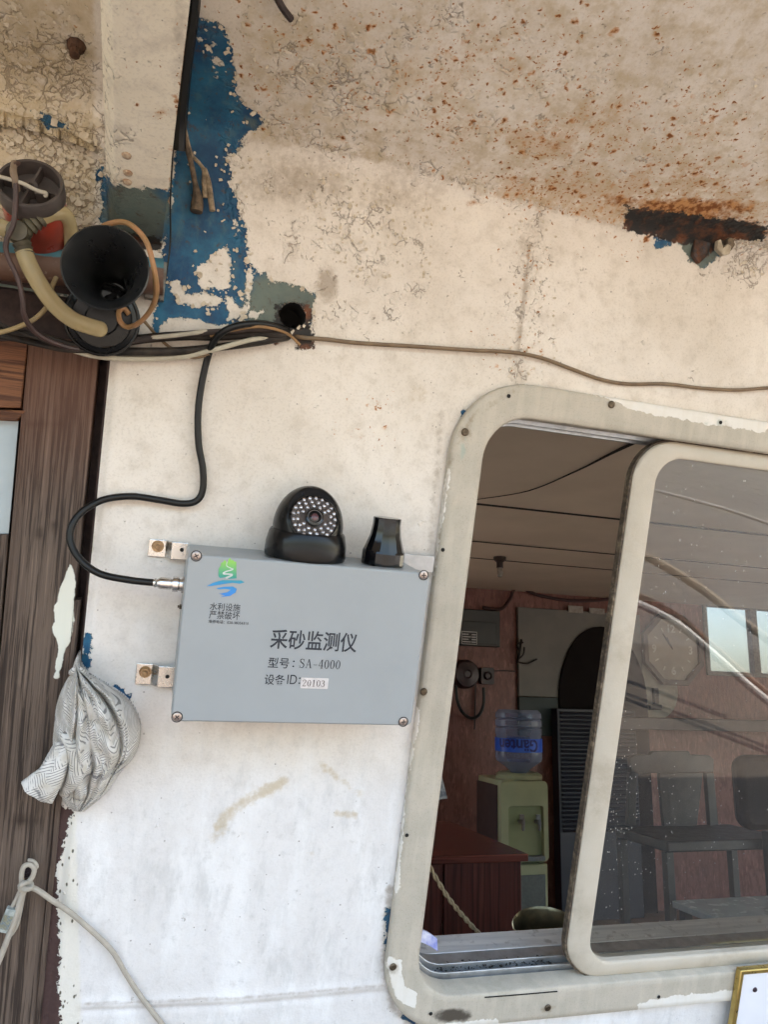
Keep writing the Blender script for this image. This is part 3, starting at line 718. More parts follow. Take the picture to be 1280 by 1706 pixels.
def wood_masks(o):
    P_ = np.array([tuple(v.co) for v in o.data.vertices]); px = proj(P_)
    set_attr(o, 'knot', np.clip(blobs(px, [(66, 888, 8, 8, 1), (91, 877, 7, 7, 1), (60, 708, 26, 6, .7), (97, 709, 9, 5, .6), (70, 1280, 12, 8, .9), (35, 1365, 14, 9, 1), (60, 1370, 10, 5, .6), (62, 790, 8, 60, .4), (30, 1150, 4, 4, .8), (95, 800, 6, 60, .3)]), 0, 1))
    set_attr(o, 'warm', ss(px[:, 1], 900, 600))
    set_attr(o, 'sd_white', np.clip(sdu(px, [[(117, 940), (126, 955), (124, 1000), (122, 1040), (117, 1072), (108, 1080), (98, 1130), (90, 1130), (97, 1078), (88, 1052), (92, 1010), (103, 975)]]), -40, 40))
def add_wood(name, quad, w, th, nx, ny, mat=WOODM, parent=None):
    o = cabin.part(name, door_grid(quad, w, th, nx, ny), mat, parent=parent, bev=.0015, ang=30); wood_masks(o); return o
def vline(x0, y0, y):                                     # x at height y on a wall-vertical line through a pixel
    p = at(x0, y0, DW); q = proj(np.array([[p.x, p.y, DW], [p.x, p.y - .3, DW]])); (xa, ya), (xb, yb) = q
    return xa + (xb - xa) * (y - ya) / (yb - ya)
door = add_wood('door', [(vline(47, 575, 565), 565), (vline(165, 580, 565), 565), (vline(165, 580, 2300), 2300), (vline(47, 575, 2300), 2300)], DW, .035, 60, 200)
door['label'] = 'weathered brown plank door with grey grain and white paint drip'
add_wood('top_rail', [(vline(-140, 575, 567), 567), (vline(46, 575, 568), 568), (vline(44, 575, 680), 680), (vline(-140, 575, 680), 676)], DW - .002, .03, 4, 4, WOODR, door)
add_wood('bead', [(vline(-140, 682, 682), 680), (vline(44, 682, 684), 684), (vline(26, 712, 700), 702), (vline(-140, 682, 700), 695)], DW + .001, .02, 4, 4, WOODR, door)
add_wood('bead', [(vline(44, 688, 688), 688), (vline(46.2, 575, 690), 690), (vline(46.2, 575, 2300), 2300), (vline(22, 712, 2300), 2300)], DW + .001, .02, 4, 60, WOODM, door)
add_wood('lower_panel', [(vline(-140, 682, 890), 890), (vline(30, 712, 890), 890), (vline(30, 712, 2300), 2300), (vline(-140, 682, 2300), 2300)], DW - .004, .02, 10, 60, WOODM, door)
cabin.part('pane', door_grid([(vline(-140, 700, 690), 690), (vline(30, 712, 690), 690), (vline(30, 712, 895), 895), (vline(-140, 700, 895), 895)], DW - .010, .004, 1, 1), M_simple('frosted_door_glass', (.36, .43, .46), (.30, .36, .39), .12, 0, 12, .1, 60), parent=door)
add_wood('edge_strip', [(vline(134, 1000, 1000) - 9, 1000), (vline(134, 1000, 1000), 1000), (vline(134, 1000, 2300), 2300), (vline(134, 1000, 1720) - 9, 1720)], DW + .003, .02, 3, 50, WOODM, door)
# dark opening round and behind the door
BLACK = M_simple('unlit_recess', (.016, .014, .013), None, .9)
JAMB = M_simple('dark_maroon_jamb', (.055, .032, .028), (.03, .018, .016), .8, ns=90)
cabin.part('door_frame', join(box(-1.0, DOOR_U + .012, -1.75, DOORTOP + .02, -.075, -.045), box(DOOR_U - .002, DOOR_U + .012, -1.75, DOORTOP + .02, -.045, -.009), box(-1.0, DOOR_U + .012, DOORTOP + .003, DOORTOP + .02, -.045, -.006)), JAMB, sm=False)

# ---- inside of the cabin (world axes; WY = straight ahead of the photographer)
def W2(g): return [wv(p) for p in g[0]], g[1]
BACK = 5.0
def bx(px_, py_, y=BACK): p = atY(px_, py_, y); return p
ZC = bx(850, 985).z
FLOOR = EYE - 1.38
XL = -1.2; XR = 6.6
RED = M_wood('red_brown_panelling', (.25, .110, .085), (.21, .090, .068), (.165, .066, .050), along='y', sc=.12, rough=.4)
wx0, wx1 = bx(1178, 1065).x, bx(1178, 1065).x + 1.25; wz0, wz1 = bx(1220, 1120).z, bx(1220, 1013).z
bw = join(box(XL - .1, -.9, BACK, BACK + .05, FLOOR, ZC + .1), box(-.9, 1.0, BACK, BACK + .05, FLOOR, FLOOR + .7), box(-.9, 1.0, BACK, BACK + .05, ZC - .2, ZC + .1), box(1.0, wx0, BACK, BACK + .05, FLOOR, ZC + .1), box(wx1, XR, BACK, BACK + .05, FLOOR, ZC + .1), box(wx0, wx1, BACK, BACK + .05, FLOOR, wz0), box(wx0, wx1, BACK, BACK + .05, wz1, ZC + .1))  # unseen opening at the left end, added to light the room
cabin.part('back_wall', W2(bw), RED, sm=False)
fy = lambda z: WO[1] - (z - WO[2]) * sL / cL + .09         # inside face of the leaning front
for k_ in ((1.5, 1.8, FLOOR, ZC + .1), (4.0, BACK, FLOOR, ZC + .1), (1.802, 3.998, FLOOR, FLOOR + .85), (1.802, 3.998, ZC - .2, ZC + .1)): cabin.part('side_wall', W2(box(XL - .05, XL, *k_)), RED, sm=False)  # gap between these pieces is an added, unseen opening for daylight inside
for k_ in ((1.2, 1.6, FLOOR, ZC + .1), (3.6, BACK, FLOOR, ZC + .1), (1.602, 3.598, FLOOR, FLOOR + .95), (1.602, 3.598, FLOOR + 1.6, ZC + .1)): cabin.part('side_wall', W2(box(XR, XR + .05, *k_)), RED, sm=False)  # opening on this side too, out of view, put in for illumination
cabin.part('cabin_floor', W2(box(XL - .05, XR, 1.52, BACK, FLOOR - .04, FLOOR)), M_simple('brown_lino', (.26, .17, .12), (.20, .13, .09), .5, ns=8), sm=False)
CEILM = M_simple('grey_brown_ceiling_board', (.74, .655, .53), (.66, .58, .465), .6, 0, 3, .2, 60, .002)
ys = [.35, atZ(915, 852, ZC).y, atZ(915, 913, ZC).y, atZ(915, 940, ZC).y, BACK + .04]
cuts = []
for i in range(4):
    g = .010 if i == 0 else .005
    cuts.append(box(XL - .1, XR, ys[i] + g, ys[i + 1] - g * .2, ZC + (.004 if i % 2 else 0), ZC + .02))
cabin.part('cabin_ceiling', W2(join(*cuts)), CEILM, sm=False)
cabin.part('ceiling_board', W2(box(XL - .1, XR, .35, BACK, ZC + .03, ZC + .034)), BLACK, sm=False)
for i_, w_ in ((1, .010), (2, .006), (3, .005)): cabin.part('ceiling_joint', W2(box(XL, XR, ys[i_] - w_, ys[i_] + w_, ZC - .003, ZC - .0005)), BLACK, sm=False)
sag = smooth([atZ(795, 832, ZC - .006), atZ(880, 818, ZC - .006), atZ(960, 785, ZC - .006), atZ(1020, 755, ZC - .006), atZ(1080, 727, ZC - .006)], 6)
cabin.part('ceiling_crack', W2(tube(sag, lambda t: .0016 + .005 * t ** 2, 6, raw=True)), BLACK)
cabin.part('roof_top', W2(box(-2.2, 6.0, .05, BACK + .1, ZC + .32, ZC + .36)), M_simple('roof_paint', (.5, .5, .48), None, .7, ns=4), sm=False)
# side infill of the cabin hull, left and right of the front
cabin.part('hull_side', W2(box(-2.25, -2.2, .3, BACK, 0.0, ZC + .32)), M_simple('hull_paint', (.6, .58, .52), None, .7, ns=4), sm=False)
FARF = M_simple('far_window_frame', (.20, .21, .20), (.13, .14, .14), .5)
fw = cabin.part('rear_window', W2(join(box(wx0 - .03, wx1 + .03, BACK - .02, BACK - .001, wz1 - .005, wz1 + .03), box(wx0 - .03, wx1 + .03, BACK - .02, BACK - .001, wz0 - .03, wz0 + .004), box(wx0 - .03, wx0 + .006, BACK - .019, BACK - .002, wz0, wz1), box(bx(1251, 1065).x, bx(1262, 1065).x, BACK - .019, BACK + .04, wz0, wz1))), FARF, bev=.004)
cabin.part('pane', W2(box(wx0, wx1, BACK + .03, BACK + .034, wz0, wz1)), M_clear('dimmed_far_pane', (.50, .56, .62), .2, .86, c2=(.6, .65, .68)), parent=fw)  # pane colour darkened to hold down the brightness of the sky behind
GREYP = M_simple('grey_panel', (.20, .19, .165), (.16, .155, .14), .6, 0, 5, .2, 60)
x0, x1 = bx(861, 1100).x, bx(1066, 1100).x
cabin.part('pale_panel', W2(box(x0, x1, BACK - .03, BACK - .001, bx(880, 1160).z, bx(880, 1013).z)), GREYP, bev=.004)
cabin.part('teal_panel', W2(box(x0, x1, BACK - .031, BACK - .001, bx(880, 1225).z, bx(880, 1160).z - .002)), M_simple('dark_teal_panel', (.045, .065, .062), None, .6, ns=6), bev=.004)
ax_, az_, ar_ = bx(1001, 1170).x, bx(1001, 1170).z, (bx(1001, 1170) - bx(927, 1170)).length
arch = [(ax_ - ar_, FLOOR)] + [(ax_ + ar_ * math.cos(math.radians(a)), az_ + ar_ * 1.5 * math.sin(math.radians(a))) for a in range(180, -1, -8)] + [(ax_ + ar_, FLOOR)]
cabin.part('arched_doorway', W2(([Vector((p[0], BACK - .05 + (0 if k == 0 else .018), p[1])) for k in (0, 1) for p in arch], prism(arch, 0, 1)[1])), M_simple('dark_doorway', (.009, .006, .0055), None, .8, ns=5, spec=.2), sm=False)
# fascia cable under the ceiling at the back
cab_pts = [bx(805, 1012, BACK - .04), bx(835, 1014, BACK - .05), bx(850, 998, BACK - .04), bx(862, 978, BACK - .04), bx(900, 992, BACK - .05), bx(960, 1001, BACK - .05), bx(1030, 996, BACK - .05), bx(1090, 985, BACK - .05)]
solo('ceiling_cable', 'dark red cable draped along the top of the red cabin panelling', 'cable', tube(cab_pts, .012, 8), M_simple('dark_red_cable', (.06, .02, .017), None, .6), frame=WORLD)
for k, (a, b) in enumerate((((944, 1009), (969, 1022)), ((979, 1013), (1005, 1024)))):
    p, q = bx(*a, BACK - .012), bx(*b, BACK - .012)
    g = box(p.x, q.x, BACK - .037, BACK - .033, q.z, p.z)
    solo('paper_note', ['small pale paper note under the cabin ceiling, further from the window frame bar', 'small pale paper note under the cabin ceiling, next to the sash bar'][k], 'note', g, M_simple('aged_paper', (.42, .39, .34), (.30, .27, .23), .8, ns=40), frame=WORLD, bev=.001, sm=False)
# electrical panel
ep = Thing('electrical_box', 'dark grey electrical box with white rating sticker on red cabin panelling', 'electrical box', bx(795, 1045, BACK - .02), WORLD)
a, b = bx(745, 1012, BACK - .06), bx(834, 1078, BACK - .06)
ep.part('housing', box(a.x - .05, b.x, BACK - .06, BACK - .001, b.z, a.z), M_simple('dark_grey_enclosure', (.055, .058, .052), (.04, .042, .04), .45, ns=10), bev=.006)
ep.part('cover', box(a.x - .05, b.x - .03, BACK - .067, BACK - .061, bx(790, 1072, BACK - .06).z, bx(790, 1035, BACK - .06).z), M_simple('black_cover', (.025, .027, .025), None, .4, ns=10), bev=.003)
s0, s1 = bx(769, 1051, BACK - .068), bx(795, 1074, BACK - .068)
stk = ep.part('sticker', box(s0.x, s1.x, BACK - .0695, BACK - .0675, s1.z, s0.z), M_simple('black_sticker', (.03, .03, .03), None, .5), bev=0)
sw_, sh_ = s1.x - s0.x, s0.z - s1.z
lines = [box(s0.x, s1.x, BACK - .071, BACK - .0697, s0.z - .006, s0.z), box(s0.x, s1.x, BACK - .071, BACK - .0697, s1.z, s1.z + .004), box(s0.x, s0.x + .004, BACK - .071, BACK - .0697, s1.z, s0.z), box(s1.x - .004, s1.x, BACK - .071, BACK - .0697, s1.z, s0.z)]
for k in range(1, 5):
    z_ = s0.z - sh_ * k / 5.2
    lines.append(box(s0.x + sw_ * .08, s0.x + sw_ * (.45 if k % 2 else .6), BACK - .071, BACK - .0697, z_ - .007, z_)); lines.append(box(s0.x + sw_ * .66, s0.x + sw_ * .93, BACK - .071, BACK - .0697, z_ - .008, z_))
ep.part('print', join(*lines), M_simple('white_print', (.66, .66, .62), None, .6), parent=stk, sm=False)
# intercom: round horn speaker with a coiled hand set lead
ic = Thing('intercom', 'round dark intercom with a hanging looped lead on red panelling', 'intercom', bx(785, 1125, BACK - .02), WORLD)
DKP = M_simple('dark_purple_plastic', (.045, .022, .024), (.03, .016, .018), .4, ns=20)
p = bx(772, 1123, BACK - .01); rad = (bx(772, 1123) - bx(750, 1123)).length
ic.part('body', xf(lathe([(0, 0), (rad, 0), (rad, .05), (rad * .85, .075), (rad * .3, .085), (rad * .22, .078), (0, .078)], 30), axis_m(p, (0, -1, 0))), DKP)
p2 = bx(808, 1126, BACK - .01); r2 = (bx(808, 1126) - bx(797, 1126)).length
ic.part('switch', join(xf(prism(rrect(-r2, r2, -r2 * 1.15, r2 * 1.15, r2 * .3, 4), 0, .05), axis_m(p2, (0, -1, 0), (0, 0, 1))), xf(lathe([(r2 * .6, .05), (r2 * .6, .065), (r2 * .4, .07), (r2 * .35, .06), (0, .06)], 20), axis_m(p2, (0, -1, 0)))), DKP, bev=.003)
ic.part('lead', tube([bx(x_, y_, BACK - .06) for x_, y_ in ((760, 1142), (762, 1165), (770, 1185), (785, 1196), (799, 1190), (806, 1172), (806, 1145))], .011, 8), M_simple('black_lead', (.012, .012, .013), None, .4))
ic.part('pull_rod', tube([bx(x_, y_, BACK - .02) for x_, y_ in ((793, 1130), (792, 1170), (791, 1215))], .005, 6), DKP)
ic.part('side_wire', tube([bx(x_, y_, BACK - .02) for x_, y_ in ((815, 1118), (835, 1117), (858, 1118))], .004, 6), DKP)
# dead plant-like scuff: dry twig caught at the panel edge
solo('dry_twig', 'dark dry twig stuck to the pale panel beside the doorway', 'twig', join(tube([bx(x_, y_, BACK - .05) for x_, y_ in ((862, 1105), (866, 1085), (869, 1065))], .008, 6), tube([bx(x_, y_, BACK - .05) for x_, y_ in ((862, 1102), (878, 1105), (895, 1098))], .005, 6), tube([bx(x_, y_, BACK - .05) for x_, y_ in ((866, 1085), (862, 1074), (872, 1070))], .006, 6), tube([bx(x_, y_, BACK - .05) for x_, y_ in ((864, 1098), (872, 1090), (874, 1078))], .005, 6)), M_simple('dry_leaf', (.02, .018, .016), None, .9), frame=WORLD)
# ceiling lamp holder
lp = atZ(833, 928, ZC)
lh = Thing('lamp_holder', 'small bare bulb holder hanging from the cabin ceiling', 'lamp', lp, WORLD)
lh.part('base', shift(lathe([(.035, 0), (.035, -.015), (.018, -.03), (.018, -.06), (0, -.06)], 18), lp), M_simple('brown_bakelite', (.05, .035, .03), None, .4))
lh.part('bulb', shift(lathe([(.012, -.06), (.015, -.075), (.016, -.095), (.011, -.11), (0, -.113)], 18), lp), M_simple('frosted_bulb', (.30, .27, .23), None, .25))
# desk
dk = Thing('desk', 'dark red wooden desk with its corner towards the window', 'desk', bx(800, 1500, 3.3), WORLD)
dz = FLOOR + .76
c_fr = atZ(881, 1422, dz); c_bl = atZ(818, 1372, dz)
DESK = M_wood('dark_red_desk_wood', (.13, .040, .030), (.095, .028, .022), (.05, .014, .011), along='z', sc=.15, rough=.35)
DESKT = M_wood('dark_red_desk_top_wood', (.17, .05, .036), (.12, .034, .025), (.06, .016, .012), along='x', sc=.15, rough=.25)
DXL = atY(700, 1500, 3.3).x - .6
dk.part('top', box(DXL, c_fr.x, c_fr.y, c_bl.y + .1, dz - .03, dz), DESKT, bev=.004)
xs_ = bx(745, 1500, c_fr.y).x
dk.part('front_panel', box(xs_, c_fr.x - .02, c_fr.y + .03, c_fr.y + .05, FLOOR, dz - .031), DESK, bev=.003)
dk.part('side_panel', box(c_fr.x - .045, c_fr.x - .022, c_fr.y + .051, c_bl.y + .08, FLOOR, dz - .031), DESK, bev=.003)
dk.part('drawer_unit', box(DXL + .03, xs_ - .004, c_fr.y + .04, c_bl.y, FLOOR, dz - .031), DESK, bev=.003)
# water dispenser
DY = 4.35
dl, dr = atY(835, 1400, DY), atY(915, 1400, DY)
ztop = atY(880, 1300, DY).z
wdp = Thing('water_dispenser', 'pale green water dispenser with two taps behind the desk', 'water dispenser', Vector(((dl.x + dr.x) / 2, DY + .15, FLOOR)), WORLD)
GRN = M_simple('pale_green_plastic', (.46, .48, .28), (.40, .42, .245), .35, 0, 6, .05)
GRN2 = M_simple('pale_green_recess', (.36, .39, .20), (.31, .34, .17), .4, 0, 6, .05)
x0, x1 = dl.x, dr.x; wdt = x1 - x0
def zz(y_): return atY(880, y_, DY).z
body = rrect(x0, x1, DY, DY + .34, .035, 6)
wdp.part('body', prism(body, FLOOR + .02, zz(1440)), GRN, bev=.008)
rx0, rx1 = atY(848, 1400, DY).x, atY(907, 1400, DY).x
wdp.part('upper_body', join(prism(rrect(x0, x1, DY + .05, DY + .34, .03, 6), zz(1437), ztop), ([Vector((p[0], DY + (.0 if k else .049), p[1])) for k in (0, 1) for p in rrect(x0 + .001, x1 - .001, zz(1436), ztop - .003, .03, 8)] + [Vector((p[0], DY + (.0 if k else .049), p[1])) for k in (0, 1) for p in rrect(rx0, rx1, zz(1430), zz(1343), .018, 8)],
    [f_ for i in range(36) for j in [(i + 1) % 36] for f_ in ((36 + i, 36 + j, 108 + j, 108 + i), (i, j, 36 + j, 36 + i), (72 + i, 108 + i, 108 + j, 72 + j))])), GRN, bev=.003)
wdp.part('recess', box(rx0 - .004, rx1 + .004, DY + .035, DY + .0485, zz(1432), zz(1341)), GRN2)
for k, x_ in enumerate((866, 893)):
    p = atY(x_, 1368, DY + .03)
    wdp.part('tap', join(xf(lathe([(.012, 0), (.012, .05), (.008, .055), (0, .055)], 14), axis_m(p, (0, -1, 0))), shift(lathe([(.010, .018), (.012, 0), (.009, -.04), (.006, -.045), (0, -.045)], 14), p + Vector((0, -.045, 0))), xf(box(-.012, .012, -.006, .006, 0, .03), Matrix.Translation(p + Vector((0, -.03, .012))))), [M_simple('grey_red_tap', (.30, .27, .24), None, .35), M_simple('grey_blue_tap', (.28, .30, .30), None, .35)][k])
wdp.part('drip_tray', box(rx0, rx1, DY - .015, DY + .03, zz(1434), zz(1426)), M_simple('grey_tray', (.22, .24, .24), None, .5), bev=.004)
wdp.part('lower_door', box(atY(846, 1470, DY).x, atY(909, 1470, DY).x, DY - .004, DY + .001, FLOOR + .08, zz(1457)), M_simple('grey_lower_door', (.17, .19, .17), (.14, .155, .14), .4), bev=.003)
bc_ = Vector(((atY(829, 1240, DY + .16).x + atY(899, 1240, DY + .16).x) / 2, DY + .16, ztop)); br = (atY(899, 1240, DY + .16) - atY(829, 1240, DY + .16)).length / 2
wdp.part('collar', shift(lathe([(br * .98, 0), (br * .98, .02), (br * .8, .035), (br * .5, .03), (0, .03)], 32), bc_), GRN)
wdp.part('side_panel', box(x0 - .006, x0 - .0008, DY + .04, DY + .33, FLOOR + .03, ztop - .03), M_simple('brown_side', (.085, .05, .042), None, .5, ns=8), bev=.001)
# water bottle, neck down on the dispenser
bt = Thing('water_bottle', 'clear water bottle with blue label upside down on the dispenser', 'water bottle', bc_ + Vector((0, 0, .035)), WORLD)
hb = atY(864, 1182, DY + .16).z - bc_.z
pr_ = [(br * .25, .02), (br * .55, .06), (br * .96, .10), (br, .12), (br, hb * .42), (br * .97, hb * .44), (br * .97, hb * .62), (br, hb * .64), (br, hb * .72), (br * .95, hb * .74), (br, hb * .76), (br, hb * .84), (br * .95, hb * .86), (br, hb * .88), (br * .98, hb * .95), (br * .85, hb), (0, hb * .985)]
bt.part('shell', shift(lathe(pr_, 40), bc_), M_clear('clear_bluish_bottle', (.62, .70, .92), .10, .72, c2=(.34, .38, .50)))
zl0, zl1 = atY(864, 1254, DY).z - bc_.z, atY(864, 1231, DY).z - bc_.z
LB = bt.part('label', shift(lathe([(br * 1.012, zl0), (br * 1.012, zl1)], 40), bc_), M_simple('blue_label', (.03, .13, .72), (.025, .11, .62), .4), sm=True)
tg = text_geo('Gänten', .075, .0018, 1.0, 0)
lo, hi = bounds(tg); sw0 = (hi[0] - lo[0]); zl = (zl0 + zl1) / 2
cam_a = math.atan2(CAMP[1] - bc_.y, CAMP[0] - bc_.x)
bend = []
for q in tg[0]:
    xx = -(q.x - (lo[0] + hi[0]) / 2) / sw0 * br * 1.75; zq = -(q.y - (lo[1] + hi[1]) / 2) * (zl1 - zl0) * .92 / (hi[1] - lo[1])
    an = cam_a + xx / br
    bend.append(bc_ + Vector((math.cos(an) * br * 1.022, math.sin(an) * br * 1.022, zl + zq)))
bt.part('print', (bend, tg[1]), M_simple('navy_print', (.012, .018, .20), None, .5), parent=LB, sm=False)
# louvred dark screen
lv = Thing('louvred_cabinet', 'dark blue louvred cabinet to the far side of the water dispenser', 'cabinet', bx(965, 1400, 3.9), WORLD)
LY = 4.85; la, lb_ = atY(930, 1180, LY), atY(1060, 1180, LY); lz1 = la.z; lz0 = FLOOR
lv.part('carcass', box(la.x, lb_.x, LY + .012, BACK - .055, lz0, lz1), M_simple('dark_blue_cabinet', (.016, .018, .030), None, .45, ns=5), bev=.004)
zs = [lz1 - .03 - k * .028 for k in range(28)]
lv.part('louvre_panel', join(*[xf(box(la.x + .02, lb_.x - .02, -.004, .004, -.010, .010), Matrix.Translation((0, LY, z_)) @ Matrix.Rotation(.6, 4, 'X')) for z_ in zs]), M_simple('dusty_blue_louvre', (.020, .022, .034), None, .5, ns=8), sm=False)
# hanging cloth, rope, packet and pot by the window
ca = [atY(x_, y_, 2.2) for x_, y_ in ((700, 1240), (731, 1272), (746, 1330), (700, 1336))]
solo('hanging_cloth', 'corner of a pale patterned cloth hanging inside the window', 'cloth', subdiv(([*ca, *[p + Vector((0, .012, 0)) for p in ca]], [(0, 1, 2, 3), (7, 6, 5, 4), (0, 4, 5, 1), (1, 5, 6, 2), (2, 6, 7, 3), (3, 7, 4, 0)]), 3), M_simple('pale_patterned_cloth', (.55, .54, .52), (.22, .22, .24), .9, ns=70), frame=WORLD)
def twist(pts, r, pitch, ph):
    P_ = smooth(pts, 30); out = []
    for i, p in enumerate(P_):
        t_ = (P_[min(i + 1, len(P_) - 1)] - P_[max(i - 1, 0)]).normalized(); a_ = t_.orthogonal().normalized(); b_ = t_.cross(a_)
        out.append(p + r * (math.cos(i * pitch + ph) * a_ + math.sin(i * pitch + ph) * b_))
    return out
rp = [wv(atY(x_, y_, 1.32)) for x_, y_ in ((690, 1395), (712, 1436), (745, 1492), (780, 1535), (815, 1572))]
solo('twisted_rope', 'thin tan twisted rope slanting down inside the open window', 'rope', join(tube(twist(rp, .0022, .42, 0), .0022, 8, raw=True), tube(twist(rp, .0022, .42, math.pi), .0022, 8, raw=True)), M_simple('tan_rope', (.36, .28, .17), (.25, .19, .11), .85, ns=200))
pk0 = [wv(atY(x_, y_, 1.12)) for x_, y_ in ((670, 1566), (700, 1565), (720, 1572), (736, 1582))]
pv, pf = [], []
for p in smooth(pk0, 5): pv += [p + Vector((0, .004, -.02)), p + Vector((0, -.010, -.012)), p + Vector((0, -.012, -.020)), p + Vector((0, .001, -.03))]
n_ = len(pv) // 4
for i in range(n_ - 1):
    for k in range(4): pf.append((i * 4 + k, i * 4 + (k + 1) % 4, i * 4 + 4 + (k + 1) % 4, i * 4 + 4 + k))
pf += [(3, 2, 1, 0), tuple(range(4 * n_ - 4, 4 * n_))]
solo('plastic_packet', 'white plastic packet with blue print lying at the window sill corner', 'packet', (pv, pf), M_simple('white_blue_packet', (.60, .60, .68), (.12, .14, .45), .35, ns=45))
pot_c = wv(atY(912, 1548, 1.42)); potz = WR.T @ np.array([-.10, -.30, .95]); pR = .062
pot = Thing('metal_pot', 'empty tarnished metal pot tilted on the ledge inside the window', 'pot', pot_c)
mp = axis_m(pot_c, potz)
pot.part('bowl', xf(lathe([(0, -.07), (pR * .85, -.07), (pR * .93, -.06), (pR, 0), (pR * 1.05, .004), (pR * 1.03, .006), (pR * .97, .001), (pR * .9, -.058), (pR * .8, -.064), (0, -.064)], 44), mp), M_simple('tarnished_brass', (.30, .25, .15), (.16, .13, .08), .32, .85, 30, .2))
pot.part('handle', xf(tube([(pR * .9, .02, -.012), (pR * 1.2, .015, -.012), (pR * 1.2, -.015, -.012), (pR * .9, -.02, -.012)], .003, 8), mp), M_simple('pot_handle', (.2, .17, .11), None, .4, .7))
led = wv(atY(840, 1575, 1.6))
cabin.part('inner_ledge', W2(box(-.2, 3.2, 1.30, 1.62, atY(900, 1588, 1.42).z - .13, atY(900, 1588, 1.42).z - .10)), M_simple('dark_ledge_wood', (.05, .028, .02), None, .5, ns=10), sm=False)
# behind the sash glass: clock, ledge, chair, table, latch plate
ck_ = Thing('wall_clock', 'octagonal wall clock with white numerals seen through the sash glass', 'clock', bx(1119, 1088, BACK - .03), WORLD)
cc = bx(1119, 1082, BACK - .03); cr = (bx(1119, 1082) - bx(1160, 1082)).length
octo = lambda r: [(r * math.cos(math.radians(22.5 + 45 * k)) / math.cos(math.radians(22.5)), r * math.sin(math.radians(22.5 + 45 * k)) / math.cos(math.radians(22.5))) for k in range(8)]
mck = axis_m(cc, (0, -1, 0), (0, 0, 1))
ck_.part('case', xf(ring(octo(cr * 1.18), octo(cr), 0, .035), mck), M_simple('brown_clock_case', (.06, .03, .022), None, .35), sm=False, bev=.004)
ck_.part('dial', xf(prism(octo(cr * .999), 0, .012), mck), M_simple('beige_dial', (.40, .36, .30), (.35, .31, .26), .5, ns=10), sm=False)
nums = []
for s_, (ox, oz) in (('12', (0, .70)), ('3', (.72, 0)), ('6', (0, -.70)), ('9', (-.72, 0))):
    g = text_geo(s_, cr * .36, cr * .012, 1, 0); lo, hi = bounds(g)
    nums.append(([Vector((p.x - (lo[0] + hi[0]) / 2 + ox * cr, p.y - (lo[1] + hi[1]) / 2 + oz * cr, .0135)) for p in g[0]], g[1]))
for k in range(12):
    if k % 3: a_ = math.radians(30 * k); nums.append(xf(box(cr * .66, cr * .80, -cr * .022, cr * .022, .0125, .0135), Matrix.Rotation(a_, 4, 'Z')))
WN = M_simple('white_numerals', (.78, .76, .70), None, .5)
for k, g_ in enumerate(nums): ck_.part('numeral' if k < 4 else 'hour_mark', xf(g_, mck), WN, sm=False)
for a_, L in ((125, .62), (118, .45)): ck_.part('hand', xf(xf(box(0, cr * L, -.004, .004, .016, .018), Matrix.Rotation(math.radians(a_), 4, 'Z')), mck), M_simple('black_hand', (.02, .02, .02), None, .4), sm=False)
lt = Thing('latch_plate', 'pale round plate with a dark latch under the clock', 'latch', bx(1090, 1165, BACK - .02), WORLD)
lc = bx(1088, 1150, BACK - .005); lr = (bx(1088, 1150) - bx(1128, 1150)).length
lt.part('plate', xf(lathe([(0, .02), (lr * .9, .02), (lr, .012), (lr, 0)], 36), axis_m(lc, (0, -1, 0))), M_simple('pale_plate', (.38, .36, .29), (.32, .30, .25), .6, ns=12))
lt.part('bolt', join(*[box(bx(a0, 1150).x, bx(a1, 1150).x, BACK - .05, BACK - .024, bx(1088, y1_).z, bx(1088, y0_).z) for a0, a1, y0_, y1_ in ((1083, 1091, 1146, 1172), (1076, 1095, 1173, 1182))]), M_simple('dark_latch', (.04, .035, .03), None, .5, .5), bev=.003)
solo('wall_shelf', 'long dark shelf along the back wall below the clock', 'shelf', box(bx(1030, 1205, 4.8).x, XR - .02, 4.78, BACK - .001, bx(1100, 1216, 4.78).z, bx(1100, 1196, 4.78).z), M_simple('dark_brown_shelf', (.055, .034, .030), None, .45, ns=8), frame=WORLD, bev=.004)
ch = Thing('wooden_chair', 'dark wooden chair with a broad centre splat seen through the dusty glass', 'chair', bx(1120, 1500, 3.7), WORLD)
CY_ = 3.7; CHM = M_simple('dark_grey_chair_wood', (.052, .050, .045), (.036, .034, .032), .45, ns=14)
q = lambda x_, y_, d_=0: atY(x_, y_, CY_ + d_)
def slab(px4, t_, dy=0):
    a = [q(x_, y_, dy) for x_, y_ in px4]; b = [p + Vector((0, t_, 0)) for p in a]; n0 = len(a)
    return a + b, [tuple(range(n0)), tuple(range(2 * n0 - 1, n0 - 1, -1))] + [(i, n0 + i, n0 + (i + 1) % n0, (i + 1) % n0) for i in range(n0)]
ch.part('top_rail', slab([(1050, 1262), (1058, 1257), (1084, 1257), (1088, 1251), (1148, 1251), (1152, 1257), (1182, 1258), (1190, 1264), (1190, 1286), (1052, 1288)], .03), CHM, bev=.004)
ch.part('splat', slab([(1098, 1287), (1172, 1287), (1162, 1376), (1106, 1376)], .02, .005), CHM, bev=.003)
ch.part('post', slab([(1050, 1287), (1062, 1287), (1060, 1376), (1047, 1376)], .03), CHM, bev=.003)
ch.part('post', slab([(1177, 1287), (1190, 1287), (1198, 1376), (1184, 1376)], .03), CHM, bev=.003)
sa, sb_ = q(1030, 1378), q(1222, 1376)
ch.part('seat', box(sa.x, sb_.x, CY_ - .40, CY_ + .03, sa.z - .05, sa.z), CHM, bev=.008)
